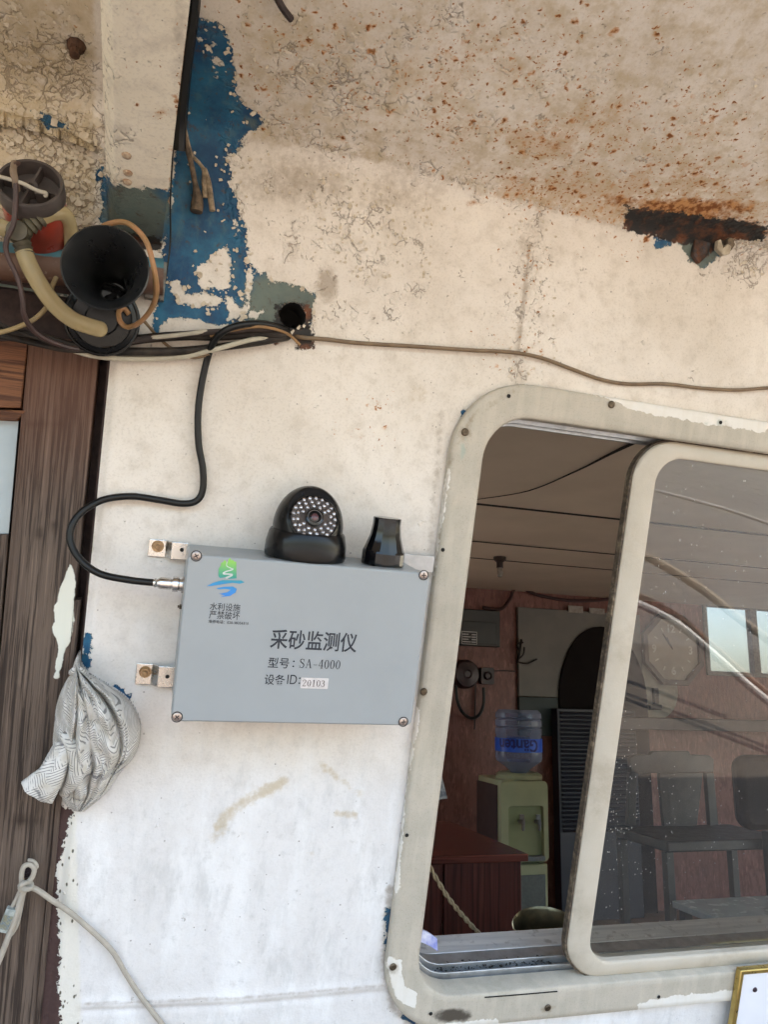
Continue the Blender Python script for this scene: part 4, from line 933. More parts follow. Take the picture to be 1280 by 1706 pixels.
for x_, y_ in ((sa.x, CY_ - .39), (sb_.x - .04, CY_ - .39), (sa.x, CY_ - .02), (sb_.x - .04, CY_ - .02)): ch.part('leg', box(x_, x_ + .04, y_, y_ + .04, FLOOR, sa.z - .051), CHM, bev=.003)
tb = Thing('small_table', 'pale topped small table low behind the sash glass', 'table', bx(1260, 1600, 2.9), WORLD)
tz = FLOOR + .52; ta = atZ(1222, 1494, tz); tb2 = atZ(1215, 1537, tz)
tb.part('top', box(tb2.x, tb2.x + .75, tb2.y, ta.y, tz - .03, tz), M_simple('pale_blue_laminate', (.52, .60, .60), (.44, .52, .52), .25, ns=10), bev=.004)
for x_ in (tb2.x + .02, tb2.x + .69):
    for y_ in (tb2.y + .02, ta.y - .06): tb.part('leg', box(x_, x_ + .04, y_, y_ + .04, FLOOR, tz - .031), CHM, bev=.002)
pc_ = Thing('padded_seat', 'black padded seat back at the right edge of the sash glass', 'seat', bx(1270, 1400, 3.2), WORLD)
a, b = atY(1237, 1320, 3.2), atY(1340, 1320, 3.2)
pc_.part('back', ([Vector((p[0], 3.2 + (.08 if k else 0), p[1])) for k in (0, 1) for p in rrect(a.x, b.x, atY(1250, 1385, 3.2).z, atY(1250, 1258, 3.2).z, .07, 8)], [f_ if i_ > 1 else f_ for i_, f_ in enumerate(prism(rrect(0, 1, 0, 1, .2, 8), 0, 1)[1])]), M_simple('black_vinyl', (.004, .004, .005), None, .6, ns=10, spec=.15), bev=.03)
pc_.part('column', box((a.x + b.x) / 2 - .03, (a.x + b.x) / 2 + .03, 3.23, 3.27, FLOOR, atY(1250, 1388, 3.2).z), CHM, bev=.004)

# ------------------------------------------------------------------ the monitoring box on the wall
BD = .100
b0 = at(314, 922, BD); b1 = at(687, 1211, BD)
BX0, BX1, BY0, BY1 = -.2452, .0375, -.2482, -.0605
boxm = M_simple('blue_grey_enclosure_paint', (.312, .338, .352), (.292, .317, .331), .40, 0, 9, .12, 600, .0004, dirt=(.36, .38, .385), dirt_amt=.35)
mb = Thing('monitoring_box', 'blue grey metal monitoring box with Chinese lettering screwed to the wall', 'control box', (-.1, -.16, 0))
LIDT = .022
mb.part('housing', shift(prism(rrect(BX0 + .0015, BX1 - .0015, BY0 + .0015, BY1 - .0015, .006, 5), .006, BD - LIDT - .0008), (0, 0, 0)), boxm, bev=.0012)
lid = mb.part('lid', prism(rrect(BX0, BX1, BY0, BY1, .008, 6), BD - LIDT, BD), boxm, bev=.0022)
STEEL = M_simple('zinc_steel', (.62, .58, .53), (.46, .42, .38), .3, .9, 90, .15, 400)
DKST = M_simple('dark_recess_ring', (.05, .042, .04), None, .5)
for x_, y_ in ((327, 926), (706, 958), (295, 1194), (672, 1202)):
    p = at(x_, y_, BD)
    a, b = screw_g(.0048, p, hgt=.0012)
    rg = shift(ring([(.0062 * math.cos(2 * math.pi * k / 24), .0062 * math.sin(2 * math.pi * k / 24)) for k in range(24)], [(.0052 * math.cos(2 * math.pi * k / 24), .0052 * math.sin(2 * math.pi * k / 24)) for k in range(24)], 0, .0008), p)
    sc_ = mb.part('screw', a, M_simple('pinkish_steel_screw', (.50, .42, .38), (.35, .28, .25), .35, .8, 200), parent=lid)
    mb.part('screw_slot', join(b, rg), DKST, parent=lid)
INK = M_simple('dark_ink', (.022, .027, .040), None, .6)
wl = BD + .0004
def put(s, a, b, hgt_px, off=0.0):
    """lettering between two pixels along its foot line"""
    p, q_ = at(*a, BD), at(*b, BD); hh = abs(at(a[0], a[1] - hgt_px, BD).y - p.y)
    return text_fit(s, p, q_, hh, wl, off)
big = put('采砂监测仪', (449, 1080), (594, 1080), 33, .012)
t2 = put('型号', (446, 1112), (481, 1112), 17.5, .006)
t2c = put('：', (487, 1111), (490, 1111), 11, .004)
t3 = put('设备', (440, 1140), (474, 1140), 17.5, .006)
t3b = put('ID', (478, 1139), (494, 1139), 15.5, .0)
t3c = put('：', (497, 1139), (500, 1139), 11, .004)
# serif capitals and figures drawn as strokes of changing width
def stroke(pts, wid, n=7):
    P_ = smooth([(x_, y_, 0) for x_, y_ in pts], n); v, f = [], []
    m_ = len(P_)
    for i, p in enumerate(P_):
        t_ = P_[min(i + 1, m_ - 1)] - P_[max(i - 1, 0)]; t_ = t_.normalized() if t_.length > 0 else Vector((1, 0, 0)); nn_ = Vector((-t_.y, t_.x, 0))
        k = i / max(m_ - 1, 1) * (len(wid) - 1); j = min(int(k), len(wid) - 2) if len(wid) > 1 else 0
        w_ = wid[j] + (wid[min(j + 1, len(wid) - 1)] - wid[j]) * (k - j)
        v += [p + nn_ * w_ / 2, p - nn_ * w_ / 2]
    return v, [(2 * i, 2 * i + 1, 2 * i + 3, 2 * i + 2) for i in range(m_ - 1)]
def rc(x0_, x1_, y0_, y1_): return [Vector((x0_, y0_, 0)), Vector((x1_, y0_, 0)), Vector((x1_, y1_, 0)), Vector((x0_, y1_, 0))], [(0, 1, 2, 3)]
def ell():
    o_, i_ = [], []
    for k in range(28):
        a_ = 2 * math.pi * k / 28; o_.append((.30 + .27 * math.cos(a_), .5 + .5 * math.sin(a_))); i_.append((.30 + .155 * math.cos(a_), .5 + .455 * math.sin(a_)))
    v = [Vector((*p, 0)) for p in o_ + i_]; return v, [(k, (k + 1) % 28, 28 + (k + 1) % 28, 28 + k) for k in range(28)]
GL = {'0': (ell(), .60), '1': (join(rc(.24, .36, .03, 1.0), rc(.12, .48, 0, .04), stroke([(.08, .84), (.20, .88), (.27, .99)], [.05, .05, .08])), .60),
      '4': (join(rc(.36, .47, .03, 1.0), rc(.26, .56, 0, .04), rc(.02, .58, .27, .32), stroke([(.38, .98), (.04, .30)], [.05, .05], 2)), .60),
      '2': (join(stroke([(.08, .74), (.10, .88), (.28, .98), (.46, .88), (.46, .68), (.30, .40), (.06, .06)], [.10, .05, .06, .11, .11, .06, .05]), rc(.05, .52, 0, .10), rc(.48, .53, .02, .22)), .60),
      '3': (join(stroke([(.08, .80), (.14, .94), (.28, .97), (.43, .88), (.42, .66), (.24, .54)], [.09, .05, .05, .11, .10, .05]), stroke([(.24, .54), (.44, .46), (.48, .25), (.40, .06), (.22, .02), (.08, .12), (.08, .20)], [.05, .08, .12, .08, .05, .06, .09])), .60),
      'S': (join(stroke([(.52, .78), (.48, .90), (.32, .98), (.14, .90), (.12, .72), (.30, .56), (.48, .44), (.54, .24), (.44, .06), (.26, .02), (.12, .10), (.08, .24)], [.04, .05, .05, .09, .11, .12, .12, .11, .09, .05, .05, .04]), rc(.50, .54, .70, 1.0), rc(.06, .10, .0, .28)), .66),
      'A': (join(stroke([(.10, .02), (.36, 1.0)], [.045, .045], 2), stroke([(.36, 1.0), (.62, .02)], [.12, .12], 2), rc(.20, .54, .33, .375), rc(.0, .22, 0, .04), rc(.48, .76, 0, .04)), .78),
      '-': (rc(.06, .52, .36, .41), .58)}
def serif(s, a, b, hgt_px, w):
    p, q_ = at(*a, BD), at(*b, BD); hh = abs(at(a[0], a[1] - hgt_px, BD).y - p.y); tot = sum(GL[c][1] + .08 for c in s); sx = (q_.x - p.x) / tot
    x_ = 0; gs = []
    for c in s:
        g, wdt_ = GL[c]; gs.append(([Vector((p.x + (x_ + v.x) * sx, p.y + v.y * hh, w)) for v in g[0]], g[1])); x_ += wdt_ + .08
    return join(*gs)
model = serif('SA-4000', (498, 1112), (568, 1112), 15, wl)
small = [put('水利设施', (349, 1016), (400, 1016), 13, .0), put('严禁破坏', (348, 1030), (399, 1030), 13.5, .0), put('维修电话：020-38356315', (347, 1037.5), (414, 1037.5), 5.6, .004)]
for g_ in (big, join(t2, t2c), join(t3, t3b, t3c), model, *small): mb.part('lettering', g_, INK, parent=lid, sm=False)
s0, s1 = at(500, 1146, BD), at(546, 1146, BD); sh = abs(at(500, 1128, BD).y - s0.y)
st = mb.part('serial_sticker', prism(rrect(s0.x, s1.x, s0.y, s0.y + sh, .001, 3), BD + .0002, BD + .0007), M_simple('white_sticker', (.70, .66, .65), None, .5), parent=lid, sm=False)
mb.part('serial_number', serif('20103', (503, 1142.5), (542, 1142.5), 11, BD + .0011), M_simple('brown_ink', (.075, .05, .048), None, .6), parent=lid, sm=False)
# emblem: green hills with a white winding stream above two blue brush strokes
def M_emblem():
    t = NT('emblem_print'); y_ = t.sep(t.tc.outputs['Object'])[1]
    ya, yb = at(375, 990, BD).y + .16, at(375, 935, BD).y + .16
    f = t.n('ShaderNodeMapRange', {0: y_, 1: ya, 2: yb, 3: 0.0, 4: 1.0})
    r = t.n('ShaderNodeValToRGB', {0: f}); cr_ = r.node.color_ramp
    cr_.elements[0].color = (.035, .22, .62, 1); cr_.elements[1].color = (.25, .55, .10, 1)
    e_ = cr_.elements.new(.32); e_.color = (.03, .26, .52, 1); e_ = cr_.elements.new(.55); e_.color = (.04, .30, .22, 1)
    return t.done(t.bsdf(r, .5))
def epx(pts): return [at(x_, y_, BD) for x_, y_ in pts]
def zp(zx, zy): return (320 + zx / 4.267, 900 + zy / 4.267)
hill = [zp(*p) for p in ((187, 245), (190, 200), (205, 180), (207, 160), (222, 155), (232, 138), (245, 155), (252, 160), (262, 132), (272, 125), (280, 145), (292, 138), (300, 152), (314, 152), (316, 270), (262, 274), (240, 262), (200, 268), (190, 258))]
st1 = [zp(*p) for p in ((104, 326), (150, 302), (215, 283), (260, 283), (300, 285), (350, 285), (374, 298), (340, 308), (290, 302), (240, 308), (180, 318), (135, 324))]
st2 = [zp(*p) for p in ((172, 340), (230, 330), (290, 328), (318, 345), (310, 370), (270, 395), (205, 402), (235, 390), (200, 388), (225, 380), (190, 378), (250, 370), (275, 352), (240, 345), (190, 348))]
def flat(poly, z): q_ = epx(poly); return [Vector((p.x, p.y, z)) for p in q_], [tuple(range(len(q_)))[::-1]]
eg = []
for poly in (hill, st1, st2):
    g = prism([(p.x, p.y) for p in epx(poly)], BD + .0002, BD + .0005); eg.append(g)
mb.part('emblem', join(*eg), M_emblem(), parent=lid, sm=False)
sp = epx([zp(*p) for p in ((250, 150), (246, 180), (272, 196), (290, 206), (240, 222), (222, 236), (262, 240), (285, 246), (240, 268))])
smp = smooth([(p.x, p.y, 0) for p in sp], 5); vv_, ff_ = [], []
for i, p in enumerate(smp):
    t_ = (smp[min(i + 1, len(smp) - 1)] - smp[max(i - 1, 0)]).normalized(); nn_ = Vector((-t_.y, t_.x, 0)); w_ = .0003 + .0008 * (i / len(smp))
    vv_ += [Vector((p.x, p.y, BD + .0009)) + nn_ * w_, Vector((p.x, p.y, BD + .0009)) - nn_ * w_]
ff_ = [(2 * i, 2 * i + 1, 2 * i + 3, 2 * i + 2) for i in range(len(smp) - 1)]
mb.part('emblem_stream', (vv_, ff_), M_simple('pale_print', (.60, .66, .64), None, .5), parent=lid, sm=False)
# fixing brackets: stepped straps with a hex bolt
ZINC = M_simple('zinc_strap', (.60, .575, .54), (.56, .54, .515), .27, .9, 40, .12)
def bracket(xl, xr, yt, yb_, xs1, xs2, bolt_px, hole_px):
    p0, p1 = at(xl, yb_, .0), at(xl, yt, .0); y0_, y1_ = p0.y, p1.y; u0, ua, ub = at(xl, yt).x, at(xs1, yt).x, at(xs2, yt).x; u1 = at(xr, yt, .01).x
    pf_ = [(u0, .002), (ua, .002), (ub, .011), (u1, .011), (u1, .0135), (ub - .001, .0135), (ua - .001, .0045), (u0, .0045)]
    v = [Vector((p[0], y, p[1])) for y in (y0_, y1_) for p in pf_]; n0 = len(pf_)
    f = [tuple(range(n0)), tuple(range(2 * n0 - 1, n0 - 1, -1))] + [(i, n0 + i, n0 + (i + 1) % n0, (i + 1) % n0) for i in range(n0)]
    b_ = mb.part('bracket', (v, f), ZINC, sm=False, bev=.0008)
    mb.part('bolt', shift(join(lathe([(.0072, 0), (.0072, .0008), (0, .0008)], 20), shift(hexbolt(.0058, .005), (0, 0, .0009))), at(*bolt_px, .0047)), M_simple('brassy_bolt', (.34, .24, .14), (.20, .135, .08), .32, .85, 200), parent=b_)
    mb.part('hole', shift(lathe([(.0024, 0), (.0024, .0004), (0, .0004)], 14), at(*hole_px, .0136)), DARKHOLE, parent=b_)
bracket(249, 316, 897, 926, 279, 289, (263, 910), (303, 916))
bracket(228, 300, 1103, 1138, 256, 267, (242, 1119), (279, 1127))
mb.part('bracket', box(BX1 - .02, WU[0] - .004, BY1 - .012, BY1 + .010, .010, .0125), M_simple('grey_zinc', (.45, .46, .47), (.36, .37, .38), .4, .6), bev=.0006)
# socket and the cable's plug on the left side
CH_ = M_simple('chrome_plug', (.70, .67, .64), (.55, .52, .50), .18, .95, 90, .05)
yc_ = at(290, 973, .055).y; wc = .055
xsock = BX0 + .0015
mb.part('socket', xf(lathe([(.0095, .0), (.0095, .003), (.0075, .0035), (.0075, .006), (0, .006)], 24), axis_m((xsock, yc_, wc), (-1, 0, 0))), CH_)
mb.part('grounding_screw', xf(hexbolt(.003, .003), axis_m((xsock, at(300, 1012, .055).y, .05), (-1, 0, 0))), SCREW)
cab = Thing('black_cable', 'black cable looping from wall hole to metal plug at the grey box', 'cable', at(117, 900, .03))
xp0 = at(255, 970, wc).x
L_ = xsock - .0062 - xp0
plug = [(.004, 0), (.0055, L_ * .08), (.0045, L_ * .16), (.0062, L_ * .24), (.0068, L_ * .30), (.0068, L_ * .68), (.0060, L_ * .70), (.0060, L_ * .74), (.0088, L_ * .76), (.0088, L_ * .97), (.007, L_), (0, L_)]
BLK = M_simple('black_rubber', (.005, .005, .005), (.008, .0078, .0075), .36, 0, 40, .1, spec=.3)
cpts = [(258, 969, .055), (215, 966, .053), (165, 955, .045), (132, 930, .036), (117, 900, .030), (121, 873, .026), (140, 850, .020), (175, 832, .013), (220, 827, .011), (265, 833, .0105), (305, 839, .011), (328, 834, .011), (338, 815, .011), (338, 780, .011), (331, 740, .0105), (330, 690, .0105), (335, 645, .0105), (345, 600, .014), (356, 570, .026), (375, 551, .036), (405, 541, .036), (440, 540, .028), (466, 546, .012), (484, 552, -.010), (488, 548, -.03)]
cp = [at(*p) for p in cpts]; cp[0] = Vector((xp0 + .004, yc_, wc)); cp[1] = Vector((at(215, 966, .053).x, yc_ + .001, .054))
cab.part('lead', tube(cp, .0041, 12, n=10), BLK)
cab.part('plug', xf(lathe(plug, 24), axis_m((xp0, yc_, wc), (1, 0, 0))), CH_)

# ------------------------------------------------------------------ dome camera and antenna on the box top
BT = BY1
dcam = Thing('dome_camera', 'black dome security camera with ring of infrared lamps on grey box', 'security camera', (at(508, 925, .052).x, BT, .052))
dx = at(508, 925, .052).x; dR = (at(575, 910, .052).x - at(440, 910, .052).x) / 2
my = axis_m((dx, BT, .052), (0, 1, 0), (0, 0, 1))
GLB = M_simple('satin_black_plastic', (.0035, .0035, .004), (.006, .006, .006), .24, 0, 30, .05, spec=.28)
dcam.part('base', xf(lathe([(dR * .98, .0005), (dR, .004), (dR * .985, .018), (dR * .93, .030), (dR * .90, .0325), (dR * .5, .033), (0, .033)], 48), my), GLB)
hd = (at(508, 925, .052).y, at(518, 806, .052).y); sr = dR * .86
dcz = .030
dome_c = Vector((dx, BT + dcz + .006, .052))
sph = [(sr * math.sin(math.radians(a_)), sr * 1.20 * math.cos(math.radians(a_))) for a_ in range(0, 100, 5)]
sph = [(max(r, 0), z) for r, z in sph]; sph[0] = (0, sph[0][1])
# cut the dome with the lamp window: project vertices beyond the window plane back on to it
pn = Vector(CW - np.array(dome_c)); pn = (pn.normalized() + Vector((.20, .40, .0))).normalized()
pdist = sr * .72
dv_, df_ = lathe(sph, 72); dv_ = [my.to_3x3() @ Vector(p) + dome_c for p in dv_]
dv2 = []
for p in dv_:
    s_ = (p - dome_c).dot(pn)
    dv2.append(p - pn * (s_ - pdist) if s_ > pdist else p)
dcam.part('dome', (dv2, df_), GLB, ang=25)
m_w = axis_m(dome_c + pn * (pdist + .0004), pn, (0, 1, 0))
wr = math.sqrt(max(sr * sr - pdist * pdist, 0)) * .97
dcam.part('window_rim', xf(lathe([(wr * 1.06, -.002), (wr * 1.05, .001), (wr * 1.0, .0022), (wr * .95, .0008)], 48), m_w), GLB)
wd_ = dcam.part('lamp_window', xf(lathe([(0, .0), (wr * .96, .0), (wr, .001), (wr * 1.03, -.001)], 40), m_w), M_simple('smoky_window', (.085, .070, .066), (.05, .042, .04), .10))
LED = M_simple('clear_lamp', (.62, .59, .58), (.22, .19, .19), .10, .6, 420)
for rr_, n0, of in ((.52, 12, .1), (.70, 16, .4), (.87, 21, .0)):
    for k in range(n0):
        a_ = 2 * math.pi * (k + of) / n0
        if abs(math.sin(a_)) < .10 and rr_ < .8: continue
        c_ = Vector((wr * rr_ * math.cos(a_), wr * rr_ * math.sin(a_), .0004))
        dcam.part('infrared_lamp', xf(shift(lathe([(.0026, 0), (.0026, .0014), (.0018, .0034), (0, .0040)], 10), c_), m_w), LED, parent=wd_)
dcam.part('lens', xf(lathe([(wr * .36, 0), (wr * .36, .006), (wr * .30, .0065), (wr * .27, .004), (wr * .24, .004), (wr * .14, .006), (0, .0066)], 32), m_w), M_simple('lens_barrel', (.012, .011, .011), None, .15))
dcam.part('lens_glass', xf(lathe([(wr * .15, .0062), (wr * .08, .0074), (0, .0078)], 24), m_w), M_simple('reddish_lens', (.14, .06, .06), (.07, .03, .04), .08))
dcam.part('lens_rim', xf(lathe([(wr * .295, .0066), (wr * .285, .0072), (wr * .27, .0066)], 32), m_w), M_simple('grey_rim', (.20, .19, .19), None, .3))

ant = Thing('antenna', 'short glossy black antenna cap on box beside the dome camera', 'antenna', (at(638, 935, .055).x, BT, .055))
ax0 = at(638, 930, .055).x; aR = (at(672, 920, .055).x - at(603, 920, .055).x) / 2; aH = at(642, 862, .055).y - BT
ma_ = axis_m((ax0, BT, .055), (0, 1, 0), (0, 0, 1))
PB = M_simple('glossy_black_plastic', (.003, .003, .004), None, .08, 0, 20, .04, spec=.4)
ant.part('base', xf(lathe([(aR, 0), (aR * 1.0, aH * .26), (aR * .97, aH * .30), (0, aH * .30)], 20), ma_), PB, ang=15)
ant.part('cap', xf(lathe([(aR * .95, aH * .30), (aR * .86, aH * .42), (aR * .72, aH * .62), (aR * .65, aH * .85), (aR * .66, aH * .985), (aR * .62, aH), (0, aH)], 14, .2), ma_), PB, ang=12)

# ------------------------------------------------------------------ cables over the door and out to the right
def wire(name, label, pts, r, mat, group=None, seg=8, n=8):
    return solo(name, label, 'cable' if r > .0025 else 'wire', tube([at(*p) for p in pts], r, seg, n=n), mat, group=group)
OLDB = M_simple('old_black_sheath', (.010, .0085, .0075), (.028, .022, .018), .6, 0, 60, .3, dirt=(.09, .07, .05), dirt_amt=.45, spec=.25)
wire('old_cable', 'thick dirty black cable, upper one of the run over the door', [(486, 556, -.02), (470, 558, .010), (430, 556, .016), (370, 560, .014), (300, 560, .014), (230, 566, .018), (170, 577, .022), (110, 578, .026), (60, 566, .026), (0, 546, .024), (-60, 530, .02)], .0056, OLDB, 'old cables over the door', 10)
wire('old_cable', 'thick black cable, lower straight one passing under the horn', [(488, 560, -.02), (470, 563, .008), (430, 570, .014), (370, 578, .014), (300, 585, .014), (230, 586, .016), (170, 584, .020), (120, 576, .034), (60, 560, .034), (0, 552, .032), (-60, 545, .03)], .0048, OLDB, 'old cables over the door', 10)
wire('old_cable', 'thin dark sagging cable just above the wooden door', [(200, 577, .03), (160, 583, .032), (110, 583, .034), (60, 573, .036), (0, 560, .036), (-50, 552, .036)], .0030, OLDB, 'old cables over the door')
wire('old_cable', 'frayed dark brown cable lying along the top of the run', [(470, 552, .012), (430, 548, .022), (380, 552, .025), (320, 556, .022), (260, 562, .022), (200, 572, .026), (150, 580, .030)], .0036, M_simple('brown_black_sheath', (.045, .028, .022), (.02, .014, .012), .7, ns=90), 'old cables over the door')
wire('white_cord', 'off white cord drooping below the black cables over the door', [(470, 561, .008), (420, 566, .020), (360, 582, .022), (310, 594, .012), (250, 598, .010), (190, 597, .016), (150, 592, .026), (118, 582, .032), (90, 568, .036)], .0030, M_simple('off_white_pvc', (.48, .44, .34), (.38, .34, .26), .5, ns=60))
wire('short_cord', 'pale cord end running up behind the horn base', [(198, 566, .016), (260, 562, .024), (300, 558, .026), (345, 552, .024)], .0026, M_simple('aged_white_pvc', (.42, .38, .30), None, .5))
BRN = M_simple('brown_wire_pvc', (.20, .135, .075), (.15, .095, .05), .5, 0, 60, .1, dirt=(.08, .06, .04), dirt_amt=.4)
wire('brown_wire', 'long thin brown wire sagging across the wall above the window', [(486, 556, -.02), (500, 562, .004), (545, 566, .005), (600, 572, .005), (700, 578, .0055), (790, 584, .0055), (850, 587, .007), (900, 596, .006), (950, 614, .005), (1000, 632, .005), (1045, 640, .005), (1110, 640, .005), (1170, 647, .005), (1230, 650, .005), (1300, 646, .005), (1420, 650, .005), (1650, 690, .005), (1950, 730, .005)], .0026, BRN)
wire('brown_wire', 'short pair of brown wires dipping into wall hole', [(500, 575, .006), (478, 556, .012), (440, 545, .034), (400, 548, .030), (350, 560, .022)], .0018, M_simple('tan_wire_pvc', (.30, .17, .07), None, .5))
wire('brown_wire', 'thin brown wire crossing down behind the black cables', [(240, 535, .03), (262, 560, .010), (285, 580, .008), (320, 596, .012), (350, 590, .02)], .0018, BRN)

# ------------------------------------------------------------------ horn, beacon, hose and pipe over the door
hn = Thing('air_horn', 'black plastic air horn with flared bell mounted over the door', 'horn', at(170, 520, .02))
hc0, hc1 = at(176, 447, .135), at(190, 488, .040)
hm = axis_m(hc1, hc0 - hc1); HL = (hc0 - hc1).length
hr = .0408
HORN = M_simple('scuffed_black_plastic', (.011, .0115, .012), (.018, .0185, .019), .30, 0, 30, .10, dirt=(.06, .05, .035), dirt_amt=.35, spec=.5)
hp = [(.0, -.012), (.013, -.012), (.0145, 0), (.0165, HL * .25), (.021, HL * .5), (.028, HL * .74), (.0365, HL * .93), (hr, HL), (hr * 1.02, HL + .0018), (hr * .985, HL + .003), (.0345, HL * .95), (.0260, HL * .76), (.0195, HL * .52), (.0145, HL * .25), (.0118, -.006), (0, -.008)]
hn.part('bell', xf(lathe(hp, 56), hm), HORN, ang=60)
db = at(170, 532, .028); dm = axis_m(db, (at(170, 530, .12) - at(172, 533, .02)))
hn.part('sound_chamber', xf(lathe([(0, -.022), (.034, -.022), (.038, -.016), (.0405, -.004), (.0405, .004), (.0375, .008), (.0365, .012), (.032, .014), (.031, .009), (.018, .010), (.016, .018), (0, .018)], 44), dm), GLB)
hn.part('clamp_ring', xf(tube([(.0385 * math.cos(2 * math.pi * k / 24), .0385 * math.sin(2 * math.pi * k / 24), .010) for k in range(24)], .0022, 8, closed=True, n=2), dm), GLB)
hn.part('throat_pipe', tube([hc1 - (hc0 - hc1).normalized() * .0125, at(183, 505, .032), at(176, 522, .035)], .011, 14), HORN)
hn.part('mount_bracket', shift(box(-.010, .012, -.022, .022, 0, .014), at(258, 470, .002)), M_simple('dull_grey_steel', (.20, .22, .21), (.13, .10, .08), .5, .5, 80), bev=.001)
bn = Thing('warning_beacon', 'broken red warning beacon with open grey base hanging over the door', 'beacon', at(60, 340, .02))
bc0, bc1 = at(50, 307, .082), at(72, 412, .002)
bm_ = axis_m(bc0, bc0 - bc1); bL = (bc0 - bc1).length; rb = .0325
GRYP = M_simple('grey_brown_plastic', (.085, .068, .062), (.055, .045, .042), .5, 0, 40, .15, dirt=(.035, .028, .02), dirt_amt=.6)
bn.part('base_ring', xf(lathe([(rb * .96, -.020), (rb, -.016), (rb, .0), (rb * .97, .002), (rb * .88, .002), (rb * .86, -.004), (rb * .86, -.014), (0, -.014)], 40), bm_), GRYP)
ribs = [xf(box(-rb * .86, rb * .86, -.0011, .0011, -.0135, -.002), Matrix.Rotation(math.radians(a_), 4, 'Z')) for a_ in (-12, 78)]
bn.part('ribs', join(*[xf(g, bm_) for g in ribs], xf(lathe([(.007, -.0135), (.007, -.001), (.003, -.001), (.003, -.006), (0, -.006)], 16), bm_), xf(ring(rrect(.006, .018, -.010, -.002, .001, 2), rrect(.0075, .0165, -.0085, -.0035, .0008, 2), -.0135, -.0015), bm_)), GRYP, sm=False)
bn.part('red_dome', xf(lathe([(rb * .93, -.0205), (rb * .97, -.03), (rb * .96, -bL * .75), (rb * .84, -bL * .95), (rb * .4, -bL * 1.06), (0, -bL * 1.1)], 40), bm_), M_simple('faded_red_plastic', (.36, .050, .028), (.24, .035, .022), .3, 0, 30, .1, dirt=(.07, .03, .02), dirt_amt=.5))
OLIVE = M_simple('grimy_fitting', (.10, .085, .05), (.055, .045, .03), .5, 0, 60, .2)
hs = Thing('air_hose', 'cloudy yellow air hose with ribbed tee fitting running to the horn', 'hose', at(60, 380, .06))
HOSE = M_clear('cloudy_yellow_hose', (.80, .68, .42), .22, .42, c2=(.46, .37, .20))
def barb(p, q_, r, n=5):
    d_ = (q_ - p); L = d_.length; pf_ = []
    for k in range(n): pf_ += [(r * .72, L * k / n), (r, L * (k + .2) / n), (r * .8, L * (k + .9) / n)]
    return xf(lathe([(0, 0)] + pf_ + [(r * .7, L), (0, L)], 18), axis_m(p, d_))
tj = at(31, 389, .075)
hs.part('tee_fitting', join(barb(tj, at(70, 360, .078), .0105), barb(tj, at(44, 430, .078), .0095), barb(tj, at(0, 378, .075), .008), xf(lathe([(0, -.012), (.010, -.012), (.0115, 0), (.010, .012), (0, .012)], 18), axis_m(tj, (0, 0, 1)))), OLIVE)
hs.part('hose', tube([at(40, 420, .078), at(50, 445, .079), at(70, 480, .078), at(95, 512, .074), at(125, 535, .066), at(160, 547, .055), at(166, 548, .048)], .0088, 16), HOSE)
hs.part('hose', tube([at(66, 364, .078), at(88, 355, .074), at(106, 357, .064), at(115, 374, .05), at(119, 402, .036), at(122, 425, .03)], .0080, 16), HOSE)
hs.part('hose', tube([at(14, 384, .075), at(-10, 376, .074), at(-60, 372, .07)], .0085, 16), HOSE)
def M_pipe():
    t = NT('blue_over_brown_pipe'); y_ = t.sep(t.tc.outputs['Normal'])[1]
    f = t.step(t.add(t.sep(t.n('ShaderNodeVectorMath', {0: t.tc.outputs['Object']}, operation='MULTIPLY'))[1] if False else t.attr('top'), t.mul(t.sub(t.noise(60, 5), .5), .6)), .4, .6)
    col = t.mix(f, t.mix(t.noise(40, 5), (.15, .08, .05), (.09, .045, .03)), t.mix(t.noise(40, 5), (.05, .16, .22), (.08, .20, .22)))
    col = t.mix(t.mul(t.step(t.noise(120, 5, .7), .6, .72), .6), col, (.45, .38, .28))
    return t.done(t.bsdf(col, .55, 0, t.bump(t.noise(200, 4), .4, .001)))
pr0, pr1 = at(-120, 424, .022), at(272, 462, .018)
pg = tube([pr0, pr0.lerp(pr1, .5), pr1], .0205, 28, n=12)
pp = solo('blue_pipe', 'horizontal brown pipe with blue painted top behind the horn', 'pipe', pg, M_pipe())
set_attr(pp, 'top', [ss(np.array([(v.co.y - (pr0.y * 0)) for v in pp.data.vertices]), 0, 1)[i] for i in range(len(pp.data.vertices))])
cen = [(v.co, ) for v in pp.data.vertices]
ax_d = (pr1 - pr0).normalized(); pm = (pr0 + pr1) / 2
o_loc = sum((Vector(p) for p in pg[0]), Vector()) / len(pg[0])
tops = []
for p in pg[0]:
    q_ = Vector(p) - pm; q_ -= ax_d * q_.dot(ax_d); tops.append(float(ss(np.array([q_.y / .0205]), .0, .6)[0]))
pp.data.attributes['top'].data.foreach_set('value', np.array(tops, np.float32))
ORG = M_simple('orange_brown_wire', (.34, .17, .075), (.26, .15, .06), .5, 0, 60, .1)
YEL = M_simple('dirty_yellow_wire', (.32, .23, .10), (.22, .16, .08), .5, 0, 60, .1)
DRD = M_simple('dark_red_wire', (.060, .030, .026), (.035, .02, .018), .5, 0, 60, .1)
wire('horn_wire', 'orange brown wire loop curving round the right of the horn', [(160, 386, .09), (180, 374, .105), (212, 372, .122), (242, 400, .133), (256, 445, .136), (261, 485, .122), (252, 515, .10), (232, 538, .08), (212, 545, .06), (200, 535, .055), (198, 520, .05), (206, 514, .045), (215, 524, .045)], .0028, ORG)
wire('horn_wire', 'yellow brown wire running close beside the orange loop at the horn', [(166, 382, .095), (192, 370, .108), (224, 380, .125), (248, 412, .134), (257, 460, .130), (257, 500, .110), (244, 528, .085), (222, 542, .062), (205, 543, .056)], .0018, YEL)
